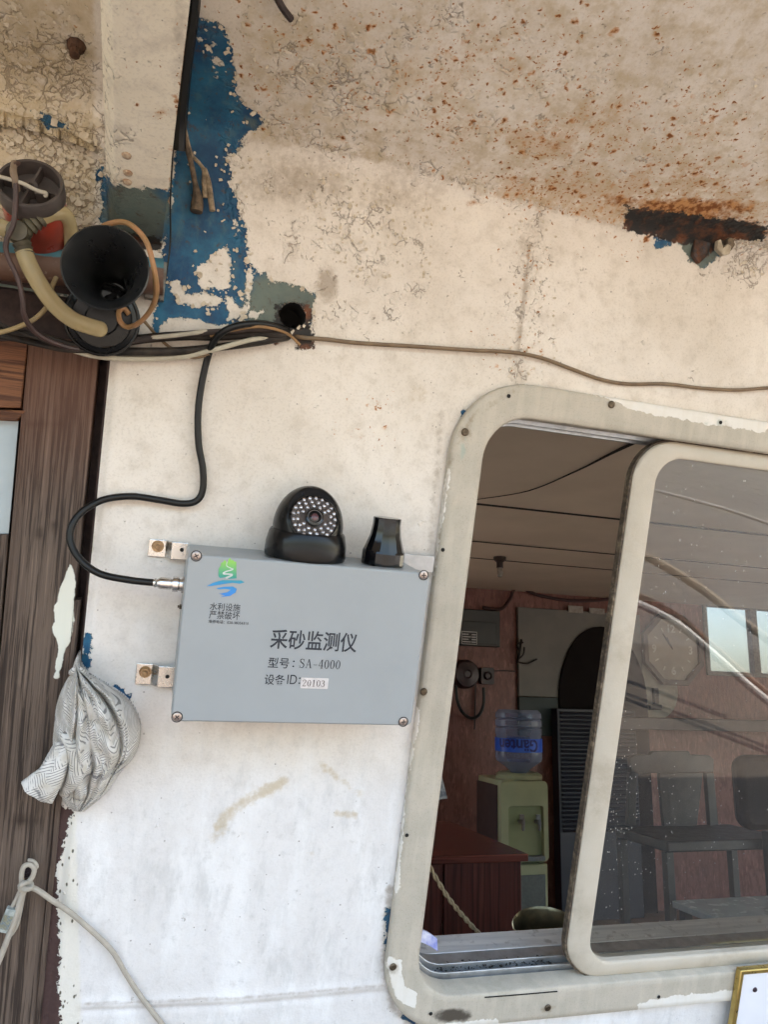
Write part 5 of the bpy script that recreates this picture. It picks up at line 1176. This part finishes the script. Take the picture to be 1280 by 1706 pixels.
wire('loose_wire', 'dark red wire hanging in a loop from the beacon', [(30, 272, .09), (22, 280, .098), (26, 305, .100), (26, 340, .098), (22, 375, .096), (11, 400, .094), (12, 425, .09), (30, 465, .088), (38, 500, .086), (40, 525, .08), (55, 550, .066), (80, 567, .052), (110, 578, .044), (130, 582, .036)], .0028, DRD)
wire('loose_wire', 'dirty yellow wire curving from the pipe to the photo edge', [(94, 462, .046), (86, 480, .05), (82, 505, .052), (60, 530, .054), (30, 545, .056), (0, 554, .056), (-40, 560, .05)], .0026, YEL)
wire('loose_wire', 'stiff white wire end sticking across the broken beacon base', [(-20, 290, .10), (0, 295, .10), (35, 305, .10), (62, 318, .098), (76, 322, .096), (75, 328, .094)], .0020, M_simple('bare_white_wire', (.46, .42, .34), None, .5))
wire('loose_wire', 'brown wire stub inside the beacon base', [(24, 272, .092), (22, 285, .10), (25, 300, .101), (28, 318, .094)], .0034, M_simple('tan_stub', (.22, .16, .11), None, .6))
wire('loose_wire', 'hair thin black wire hanging down the blue painted wall', [(286, 180, .03), (288, 250, .02), (284, 330, .012), (284, 400, .010), (278, 450, .012), (270, 490, .014), (255, 515, .02), (244, 525, .03)], .0010, BLK)
wire('loose_wire', 'thin grey cable ends above the door recess', [(-20, 528, .05), (10, 545, .05), (40, 556, .05), (70, 566, .048), (95, 574, .044)], .0022, OLDB)
# cable run down the corner of the beam with its stripped ends
wire('corner_cable', 'black cable thickened as shade in gap between beam and blue wall', [(322, -30, .16), (317, 30, .13), (309, 90, .10), (303, 150, .07), (299, 200, .045), (297, 250, .03)], .0085, BLK, 'cables in the beam corner')  # cable widened to stand in for the shaded gap beside the beam
wire('corner_cable', 'brown weathered cable with frayed end beside blue paint', [(318, 10, .145), (313, 80, .108), (308, 150, .074), (303, 200, .05), (305, 230, .036), (318, 270, .020), (325, 300, .012), (330, 330, .010), (328, 352, .012)], lambda t: .0034 + .0030 * max(0, (t - .8) * 5), M_simple('weathered_brown_sheath', (.12, .085, .055), (.05, .035, .025), .8, ns=120), 'cables in the beam corner') if False else None
solo('corner_cable', 'brown weathered cable whose frayed end hangs on the blue paint', 'cable', tube([at(*p) for p in ((328, -20, .150), (322, 40, .125), (315, 100, .095), (309, 150, .070), (306, 200, .048), (308, 232, .034), (318, 270, .018), (324, 300, .012), (329, 330, .010), (327, 353, .012))], lambda t: .0030 + .0042 * float(ss(np.array([t]), .78, .95)[0]), 10), M_simple('weathered_brown_sheath', (.15, .105, .065), (.05, .035, .025), .8, ns=120), group='cables in the beam corner')
solo('corner_cable', 'dark wire ending in pale stripped forked tip on blue paint', 'cable', join(tube([at(*p) for p in ((308, 215, .04), (318, 255, .018), (332, 272, .012), (341, 284, .012))], .0022, 8), tube([at(*p) for p in ((340, 282, .012), (346, 300, .013), (349, 315, .012), (354, 352, .013))], .0034, 8), tube([at(*p) for p in ((341, 284, .012), (340, 305, .013), (342, 330, .012))], .0028, 8)), M_simple('pale_stripped_wire', (.34, .26, .17), (.12, .09, .06), .8, ns=130), group='cables in the beam corner')
# bits on the overhang
def on_ceiling(px_, py_):
    r = rayW(px_, py_); t = ((pj - CW) @ nrm_c) / (r @ nrm_c); return Vector(CW + t * r)
p0, p1 = on_ceiling(455, -30), on_ceiling(486, 18)
solo('hanging_wire', 'dark wire end poking down at the top edge of the photo', 'wire', tube([p0 + Vector(nrm_c) * .01, p0.lerp(p1, .5) + Vector(nrm_c) * .014, p1 + Vector(nrm_c) * .012], .0036, 8), M_simple('dark_wire_end', (.035, .022, .02), None, .6))
pk = on_ceiling(127, 76)
nb_ = Vector(nrm_c)
solo('rusty_stub', 'rusted bolt stub sticking out of the yellowed ceiling left of beam', 'bolt', join(shift(xf(lathe([(.010, 0), (.009, .004), (.006, .007), (.0055, .014), (0, .016)], 9), axis_m((0, 0, 0), nb_)), pk), shift(xf(lathe([(.004, 0), (.0035, .012), (0, .014)], 7), axis_m((0, 0, 0), (nb_ + Vector((.3, .3, 0))))), pk + Vector((-.006, .004, 0)))), RUST)
# rusted lug on the right of the overhang joint
lg = Thing('rusty_lug', 'rusted steel lug with bolt below the overhang at right', 'bracket', at(1190, 395, .01))
gv_, gf_ = [], []
top = [(1044, 357), (1075, 360), (1110, 366), (1150, 372), (1200, 378), (1240, 382), (1275, 386), (1330, 392)]; bot = [(1046, 376), (1078, 388), (1110, 381), (1150, 402), (1198, 388), (1240, 401), (1272, 390), (1330, 398)]
for (a, b) in zip(top, bot): gv_ += [at(*a, .004), at(a[0], (a[1] + b[1]) / 2, .008), at(*b, .002), at(*b, -.004), at(*a, -.004)]
for i in range(len(top) - 1):
    for k in range(5): gf_.append((i * 5 + k, i * 5 + (k + 1) % 5, i * 5 + 5 + (k + 1) % 5, i * 5 + 5 + k))
BLKR = M_simple('black_flaking_steel', (.022, .022, .021), (.14, .05, .02), .85, .1, 60, .9, 160, .003, dirt=(.025, .085, .11), dirt_amt=.85)
sg_ = subdiv((gv_, gf_), 3); rj = random.Random(4)
sg_ = ([p + Vector((rj.uniform(-.002, .002), rj.uniform(-.0045, .003), rj.uniform(-.0035, .002))) for p in sg_[0]], sg_[1])
lg.part('steel_edge', sg_, BLKR, ang=20)
pl_ = [at(1158, 392, .006), at(1186, 394, .006), at(1180, 425, .006), at(1164, 440, .006), at(1154, 425, .006)]
lg.part('plate', prism([(p.x, p.y) for p in pl_], .001, .008), BLKR, bev=.001)
pb_ = at(1205, 408, .004)
lg.part('nut', shift(hexbolt(.013, .010), pb_), M_simple('flaking_nut', (.20, .15, .10), (.05, .04, .03), .8, .2, 120, .6), bev=.001)
lg.part('paint_chip', shift(prism([(-.010, -.006), (.002, -.013), (.012, -.009), (.013, .002), (.006, .004), (.0, -.003), (-.006, .008), (-.010, .006)], 0, .008), at(1200, 412, .016)), M_simple('dirty_cream_chip', (.48, .42, .32), (.3, .25, .18), .8, ns=100), bev=.001)
# liner and darkness behind the cable hole
cabin.part('hole_liner', join(shift(lathe([(.0165, 0), (.0168, -.05), (0, -.052)], 20), (hc.x, hc.y, -.001))), DARKHOLE)

# ------------------------------------------------------------------ lifted paint: curling flakes and the thick broken ridge at the left
def surf(px_, py_):
    """point and normal on the wall or, above its top edge, on the overhang"""
    p = at(px_, py_, .0012)
    if p.y > VJ - .015: return on_ceiling(px_, py_) + Vector(nrm_c) * .002, Vector(nrm_c)
    return p, Vector((0, 0, 1))
def flake(p, n_, size, r_):
    x_ = n_.orthogonal().normalized(); y_ = n_.cross(x_); a0 = r_.uniform(0, 6.28)
    ex, ey = x_ * math.cos(a0) + y_ * math.sin(a0), y_ * math.cos(a0) - x_ * math.sin(a0)
    L_, wd2, lift = size * r_.uniform(.8, 1.5), size * r_.uniform(.35, .8), size * r_.uniform(.15, .5)
    v, f = [], []
    for i in range(4):
        k = i / 3; half = wd2 * (1 - .55 * abs(k - .4)) * r_.uniform(.7, 1.2)
        c_ = p + ex * L_ * (k - .5) + n_ * lift * k * k
        v += [c_ - ey * half * r_.uniform(.7, 1.1), c_ + ey * half * r_.uniform(.7, 1.1)]
    f = [(2 * i, 2 * i + 2, 2 * i + 3, 2 * i + 1) for i in range(3)]
    v += [q_ - n_ * .0005 for q_ in v]; f += [tuple(8 + i for i in q_)[::-1] for q_ in f] + [(0, 1, 9, 8), (7, 6, 14, 15), (0, 8, 10, 2), (2, 10, 12, 4), (4, 12, 14, 6), (1, 3, 11, 9), (3, 5, 13, 11), (5, 7, 15, 13)]
    return v, f
rf = random.Random(21); fl_ = []
for n_f, (x0_, y0_, x1_, y1_), smin, smax in ((170, (-10, 235, 168, 405), .0025, .0065), (90, (-10, 0, 160, 185), .002, .005), (40, (0, 185, 165, 250), .004, .008), (150, (390, 20, 620, 330), .0016, .0042), (60, (300, 30, 420, 540), .0018, .004), (90, (440, 215, 900, 350), .0014, .0034), (110, (520, 330, 720, 470), .0014, .0034), (60, (850, 350, 930, 640), .0014, .003), (140, (600, 0, 1280, 330), .0012, .003), (50, (1230, 395, 1290, 460), .002, .005)):
    for _ in range(n_f):
        a_, b_ = rf.uniform(x0_, x1_), rf.uniform(y0_, y1_)
        if 700 < a_ < 880 and b_ > 640: continue
        p, q_ = surf(a_, b_); fl_.append(flake(p, q_, rf.uniform(smin, smax), rf))
for poly in (BLUE[0], BLUE[1], WHITE_ISLANDS[0], WHITE_ISLANDS[1], BLUE[2]):
    for a_, b_ in zip(poly, poly[1:] + poly[:1]):
        for _ in range(max(1, int(math.dist(a_, b_) / 7))):
            k = rf.random(); q0 = (a_[0] + (b_[0] - a_[0]) * k + rf.gauss(0, 3.5), a_[1] + (b_[1] - a_[1]) * k + rf.gauss(0, 3.5))
            if 170 < q0[0] < 300 and q0[1] < 410: continue
            p, q_ = surf(*q0); fl_.append(flake(p, q_, rf.choice((.0010, .0013, .0018, .0024, .0045)) * rf.uniform(.7, 1.3), rf))
o = cabin.part('paint_flakes', join(*fl_), M_simple('lifted_cream_paint', (.62, .55, .44), (.50, .42, .31), .75, ns=90), sm=False); o['kind'] = 'stuff'
rv, rfc = [], []
for i in range(45):
    x_ = -20 + 190 * i / 44; yc = 196 + .00135 * max(x_, 0) ** 2 + .12 * x_; ht = 17 - .05 * x_ + rf.uniform(-3, 3)
    for k, (dy_, w_) in enumerate(((-ht * .6, .001), (-ht * .35, .007), (ht * .3, .010), (ht * .8, .012 + rf.uniform(-.002, .002)), (ht * .8, .004))):
        rv.append(at(x_, yc + dy_ + rf.uniform(-1.5, 1.5), w_ * (1 if i % 7 else .45)))
for i in range(44):
    for k in range(4): rfc.append((i * 5 + k, i * 5 + k + 1, i * 5 + 6 + k, i * 5 + 5 + k))
rg_ = subdiv((rv, rfc), 2)
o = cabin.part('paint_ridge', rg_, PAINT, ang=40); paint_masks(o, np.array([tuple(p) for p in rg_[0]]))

# ------------------------------------------------------------------ cloth bundle
def cloth():
    P0 = [(128, 1092), (122, 1108), (119, 1122), (110, 1135), (100, 1155), (93, 1180), (90, 1210), (88, 1235), (90, 1262), (98, 1290), (100, 1318), (108, 1338), (122, 1351)]
    P1 = [(132, 1092), (131, 1106), (140, 1118), (158, 1128), (182, 1142), (208, 1160), (226, 1182), (234, 1205), (233, 1235), (222, 1262), (200, 1288), (178, 1320), (140, 1352)]
    L = smooth([(a, b, 0) for a, b in P0], 8); R = smooth([(a, b, 0) for a, b in P1], 8)
    nT, nS = len(L), 130
    V_, UV = [], []
    folds = [(.16, .55, .016), (.27, .8, -.026), (.38, 1.1, .012), (.50, .7, -.030), (.62, 1.2, .013), (.72, .9, -.028), (.83, .8, .012), (.90, 1.3, -.020)]
    for i in range(nT):
        t = i / (nT - 1); bul = math.sin(math.pi * min(1, (t * .94 + .03))) ** .7 * .060 + .006
        for j in range(nS):
            s = j / (nS - 1)
            sx = s + .035 * math.sin(7 * t + 2 * s) * math.sin(math.pi * s)
            x_ = L[i].x + (R[i].x - L[i].x) * sx; y_ = L[i].y + (R[i].y - L[i].y) * sx
            dpt = bul * max(0.0, 1 - (2 * s - 1) ** 2) ** .5
            am = float(ss(np.array([t]), .05, .35)[0]) * (1 - .55 * float(ss(np.array([t]), .8, 1)[0])) * math.sin(math.pi * s) ** .5
            for c_, k_, a_ in folds:
                cc_ = .5 + (c_ - .5) * (.55 + .5 * t ** .8) + .07 * math.sin(2.2 * t * k_ + c_ * 9) + .10 * (t - .5) * (c_ - .3)
                q_ = (s - cc_) / (.022 if a_ < 0 else .055)
                if a_ < 0: dpt += a_ * math.exp(-abs(q_) ** 1.3) * am * (.55 + .45 * math.sin(5 * t + c_ * 17))
                else: dpt += a_ * math.exp(-q_ * q_) * am
            wx_ = s + .05 * math.sin(9 * t + 4 * s); wt_ = t + .05 * math.sin(11 * s + 3)
            dpt += am * (.0045 * (.5 - abs(math.sin(15 * wx_ + 5 * wt_ + 1))) + .0032 * (.5 - abs(math.sin(24 * wt_ - 9 * wx_))) + .0022 * (.5 - abs(math.sin(38 * wx_ - 13 * wt_ + 2))))
            dpt += (.0026 * math.sin(23 * s + 9 * t) + .0022 * math.sin(37 * t - 16 * s) + .0012 * math.sin(61 * s + 20 * t)) * am
            pw = at(x_, y_, max(.004, .006 + dpt)); V_.append(pw); rel = pw - at(160, 1230, 0); tw = .35 + .9 * (s - .5) + .25 * math.sin(5 * t)
            UV.append(((rel.x * math.cos(tw) + rel.y * math.sin(tw)) * 8 + dpt * 2.5, (rel.y * math.cos(tw) - rel.x * math.sin(tw)) * 8 + dpt * 1.5))
    F_ = [(i * nS + j, (i + 1) * nS + j, (i + 1) * nS + j + 1, i * nS + j + 1) for i in range(nT - 1) for j in range(nS - 1)]
    loop = [i * nS for i in range(nT)] + [(nT - 1) * nS + j for j in range(1, nS)] + [i * nS + nS - 1 for i in range(nT - 2, -1, -1)] + [j for j in range(nS - 2, 0, -1)]
    n0 = len(V_); cc_ = sum((V_[k] for k in loop), Vector()) / len(loop)
    for k in loop: V_.append(Vector((V_[k].x, V_[k].y, -.002))); UV.append(UV[k])
    V_.append(Vector((cc_.x, cc_.y, -.002))); UV.append((.5, .5)); m_ = len(loop)
    F_ += [(loop[k], loop[(k + 1) % m_], n0 + (k + 1) % m_, n0 + k) for k in range(m_)] + [(n0 + k, n0 + (k + 1) % m_, n0 + m_) for k in range(m_)]
    return (V_, F_), UV
def M_cloth():
    t = NT('hatched_cotton'); u_ = t.attr('cu'); v_ = t.attr('cv')
    vec = t.n('ShaderNodeCombineXYZ', {0: u_, 1: v_, 2: 0.0})
    vec = t.vadd(vec, t.noisec(3.0, 2, vec=vec), .035)
    sc = t.n('ShaderNodeVectorMath', {0: vec, 3: 10.0}, operation='SCALE')
    cell = t.n('ShaderNodeVectorMath', {0: sc}, operation='FLOOR')
    rnd = t.n('ShaderNodeTexWhiteNoise', {0: cell}, out=0)
    X_ = t.sep(sc)
    st_x = t.math('FRACT', t.mul(X_[0], 4.0)); st_y = t.math('FRACT', t.mul(X_[1], 4.0))
    hor = t.math('GREATER_THAN', rnd, .5)
    sel = t.n('ShaderNodeMix', {0: hor, 2: st_x, 3: st_y}, data_type='FLOAT')
    ln = t.mul(t.step(t.math('ABSOLUTE', t.sub(sel, .5)), .20, .10), t.step(t.noise(7, 3, vec=vec), .38, .48))
    fl = t.vor(3.2, vec=vec, feature='DISTANCE_TO_EDGE'); flm = t.step(t.noise(2.2, 2, vec=vec), .54, .60)
    base = t.mix(t.step(t.noise(5, 4, vec=vec), .4, .65), (.66, .65, .625), (.54, .515, .46))
    base = t.mix(t.mul(t.step(t.noise(30, 5), .50, .70), .3), base, (.36, .32, .24))
    col = t.mix(t.mul(ln, .70), base, (.075, .077, .085))
    col = t.mix(t.mul(flm, t.mul(t.step(fl, .06, .02), .7)), col, (.10, .10, .12))
    wv_ = t.noise(900, 2)
    return t.done(t.bsdf(col, .85, 0, t.bump(t.add(wv_, t.mul(t.noise(60, 4), 2)), .3, .0008), Specular_IOR_Level=.2))
CLM = M_cloth()
(cgeo, cuv) = cloth()
cb = Thing('cloth_bundle', 'grey white hatched cotton cloth knotted and stuffed beside the door', 'cloth', at(160, 1230, .0))
o = cb.part('cloth', cgeo, CLM, ang=180)
set_attr(o, 'cu', [u_ for u_, v_ in cuv]); set_attr(o, 'cv', [v_ for u_, v_ in cuv])
# open sleeve-like flap at the lower left
fp = [at(108, 1238, .050), at(100, 1262, .056), at(88, 1288, .056), at(74, 1304, .053), at(62, 1316, .050)]
def flap():
    P_ = smooth(fp, 7); V_, UV = [], []; nS = 30; m_ = len(P_)
    for i, p in enumerate(P_):
        t_ = (P_[min(i + 1, m_ - 1)] - P_[max(i - 1, 0)]).normalized(); a_ = t_.cross(Vector((0, 0, 1))).normalized(); b_ = t_.cross(a_)
        k = i / (m_ - 1); ra = .010 + .010 * k; rb_ = .010 + .004 * k
        for j in range(nS):
            an = 2 * math.pi * j / nS; w_ = 1 + .10 * math.sin(3 * an + 4 * k) + .06 * math.sin(7 * an - 3 * k)
            V_.append(p + a_ * ra * w_ * math.cos(an) + b_ * rb_ * w_ * math.sin(an)); UV.append((j / nS * .5, k * .6))
    n1 = len(V_)
    for i in range(m_ - 1, max(m_ - 12, -1), -1):          # inner wall so the mouth is hollow
        p = P_[i]
        for j in range(nS): V_.append(p + (V_[i * nS + j] - p) * .90); UV.append(UV[i * nS + j])
    F_ = [(i * nS + j, i * nS + (j + 1) % nS, (i + 1) * nS + (j + 1) % nS, (i + 1) * nS + j) for i in range(m_ - 1) for j in range(nS)]
    F_ += [((m_ - 1) * nS + j, (m_ - 1) * nS + (j + 1) % nS, n1 + (j + 1) % nS, n1 + j) for j in range(nS)]
    k_ = (len(V_) - n1) // nS
    F_ += [(n1 + i * nS + j, n1 + i * nS + (j + 1) % nS, n1 + (i + 1) * nS + (j + 1) % nS, n1 + (i + 1) * nS + j) for i in range(k_ - 1) for j in range(nS)]
    return (V_, F_), UV
fg, fuv = flap()
o = cb.part('loose_fold', fg, CLM, ang=180); set_attr(o, 'cu', [p.x * 7.5 + p.y * 3 + p.z * 4 for p in fg[0]]); set_attr(o, 'cv', [p.y * 7.5 - p.x * 3 for p in fg[0]])
def roll(pts, r, uo):
    g = tube([at(*p) for p in pts], r, 18, n=8); o = cb.part('rolled_fold', g, CLM, ang=180)
    n_ = len(g[0]) // 18
    set_attr(o, 'cu', [p.x * 7.5 + p.z * 4 + uo for p in g[0]]); set_attr(o, 'cv', [p.y * 7.5 + p.z * 2 for p in g[0]])
roll([(104, 1222, .052), (122, 1246, .060), (130, 1276, .060), (120, 1304, .05), (104, 1322, .038)], lambda t: .004 + .006 * math.sin(math.pi * t), .4)
roll([(118, 1121, .030), (127, 1117, .038), (138, 1122, .030), (140, 1128, .020)], lambda t: .0030 + .0022 * math.sin(math.pi * t), .2)

# ------------------------------------------------------------------ grey cord tied to the door
CORD = M_simple('dirty_white_cord', (.42, .38, .32), (.34, .31, .26), .55, 0, 60, .12)
cd = Thing('network_cord', 'dirty white network cord tied round a screw on the door', 'cord', at(45, 1455, .015))
cd.part('run', tube([at(*p) for p in ((44, 1476, .016), (62, 1482, .014), (85, 1498, .012), (115, 1518, .010), (145, 1543, .009), (170, 1566, .008), (190, 1588, .007), (210, 1622, .006), (235, 1660, .006), (280, 1718, .006))], .0032, 10), CORD)
cd.part('loop', tube([at(*p) for p in ((36, 1474, .012), (36, 1456, .012), (40, 1443, .012), (50, 1440, .012), (57, 1447, .012), (54, 1460, .012), (46, 1470, .014), (40, 1478, .016))], .0030, 10), CORD)
cd.part('loop', tube([at(*p) for p in ((47, 1432, .010), (56, 1434, .012), (62, 1442, .012), (59, 1448, .010))], .0018, 8), CORD)
cd.part('knot', tube([at(*p) for p in ((33, 1474, .012), (42, 1481, .022), (52, 1478, .018), (50, 1470, .012), (38, 1472, .020), (34, 1480, .018), (44, 1484, .018))], .0030, 10), CORD)
cd.part('tail', tube([at(*p) for p in ((42, 1478, .016), (34, 1500, .014), (25, 1530, .014), (12, 1565, .014), (0, 1596, .014), (-20, 1640, .014))], .0034, 10), CORD)
cd.part('tail', tube([at(*p) for p in ((36, 1478, .014), (26, 1500, .010), (16, 1518, .010))], .0026, 10), CORD)
cd.part('tail', tube([at(*p) for p in ((40, 1484, .010), (34, 1515, .009), (28, 1540, .009), (18, 1556, .010), (14, 1552, .012))], .0026, 10), CORD)
ca_, cb2 = at(20, 1512, .013), at(4, 1550, .013)
cm_ = axis_m(cb2, ca_ - cb2, (0, 0, 1))
LC = (ca_ - cb2).length
plg = cd.part('connector', xf(prism(rrect(-.0055, .0055, -.004, .004, .0006, 2), 0, LC), cm_), M_simple('clear_grey_plug', (.42, .45, .42), (.25, .28, .27), .2, 0, 150), bev=.0006)
cd.part('contacts', join(*[xf(box(-.0045 + k * .0015, -.0038 + k * .0015, -.0046 if s_ < 0 else .0041, -.0041 if s_ < 0 else .0046, LC * .15, LC * .75), cm_) for k in range(7) for s_ in (-1, 1)]), M_simple('coloured_contacts', (.08, .16, .26), (.4, .35, .15), .4, .3, 300), parent=plg, sm=False)
a, b = screw_g(.0062, at(44, 1453, -.003), hgt=.004)
solo('door_screw', 'dark cross head screw in the door holding the cord', 'screw', join(a, b), M_simple('dark_screw', (.06, .045, .055), (.035, .026, .03), .4, .6, 200))

# ------------------------------------------------------------------ framed notice at the lower right
nb2 = Thing('notice_board', 'white board with gold frame at the lower right below window', 'notice board', at(1260, 1690, .02))
n0_ = at(1229, 1611, .016); nx1 = n0_.x + .32; ny0 = n0_.y - .24
nb2.part('panel', box(n0_.x + .006, nx1 - .006, ny0 + .006, n0_.y - .006, .014, .020), M_simple('white_board', (.76, .77, .82), (.72, .73, .78), .4, 0, 10, .05), sm=False)
fr_o, fr_i = [(n0_.x, ny0), (nx1, ny0), (nx1, n0_.y), (n0_.x, n0_.y)], [(n0_.x + .008, ny0 + .008), (nx1 - .008, ny0 + .008), (nx1 - .008, n0_.y - .008), (n0_.x + .008, n0_.y - .008)]
nb2.part('frame', ring(fr_o, fr_i, .013, .024), M_simple('worn_gold_frame', (.56, .42, .14), (.40, .29, .10), .3, .9, 40, .1), bev=.002)
a, b = screw_g(.004, at(1258, 1648, .0202)); nb2.part('screw', join(a, b), M_simple('dark_board_screw', (.08, .05, .06), None, .5, .5))

# ------------------------------------------------------------------ deck, water and what the glass mirrors
solo('deck', None, None, box(-6, 8, -1.75, 1.6, -.05, 0), M_simple('worn_deck_paint', (.17, .135, .105), (.13, .105, .085), .75, 0, 3, .3, 60, .002, dirt=(.09, .07, .05), dirt_amt=.5), frame=WORLD, kind='structure', sm=False)
solo('river_water', None, None, box(-1500, 1500, -1500, 1500, -1.25, -1.2), M_simple('brown_silty_river', (.25, .205, .155), (.21, .17, .125), .12, 0, .4, .5, 1.5, .1), frame=WORLD, kind='structure', sm=False)
RAILW = M_simple('white_railing_paint', (.78, .76, .72), None, .4)
RAILB = M_simple('rust_brown_rail', (.30, .17, .11), None, .6)
rl = [(1040, 800), (1085, 815), (1150, 832), (1215, 850), (1290, 876), (1360, 905)]
solo('deck_rail', 'thin white rail out on deck mirrored high in the glass', 'rail', tube([mirror_at(x_, y_, -.012, 3.0) for x_, y_ in rl], .009, 8), RAILW, frame=WORLD)
rl = [(1010, 985), (1065, 1006), (1130, 1040), (1190, 1090), (1240, 1135), (1300, 1185), (1360, 1240)]
solo('deck_rail', 'bright white curved rail on deck mirrored across the clock', 'rail', tube([mirror_at(x_, y_, -.012, 3.1) for x_, y_ in rl], .021, 10), RAILW, frame=WORLD)
solo('deck_rail', 'rust brown curved rail just above the bright white one', 'rail', tube([mirror_at(x_, y_ - 13, -.012, 3.15) for x_, y_ in rl], .018, 10), RAILB, frame=WORLD)
rl = [(1020, 910), (1070, 924), (1120, 950), (1175, 985), (1225, 1025), (1280, 1065), (1340, 1110)]
solo('deck_rail', 'tan curved rail on deck mirrored above the rear window', 'rail', tube([mirror_at(x_, y_, -.012, 3.25) for x_, y_ in rl], .024, 10), M_simple('tan_rail_paint', (.46, .36, .26), None, .6), frame=WORLD)
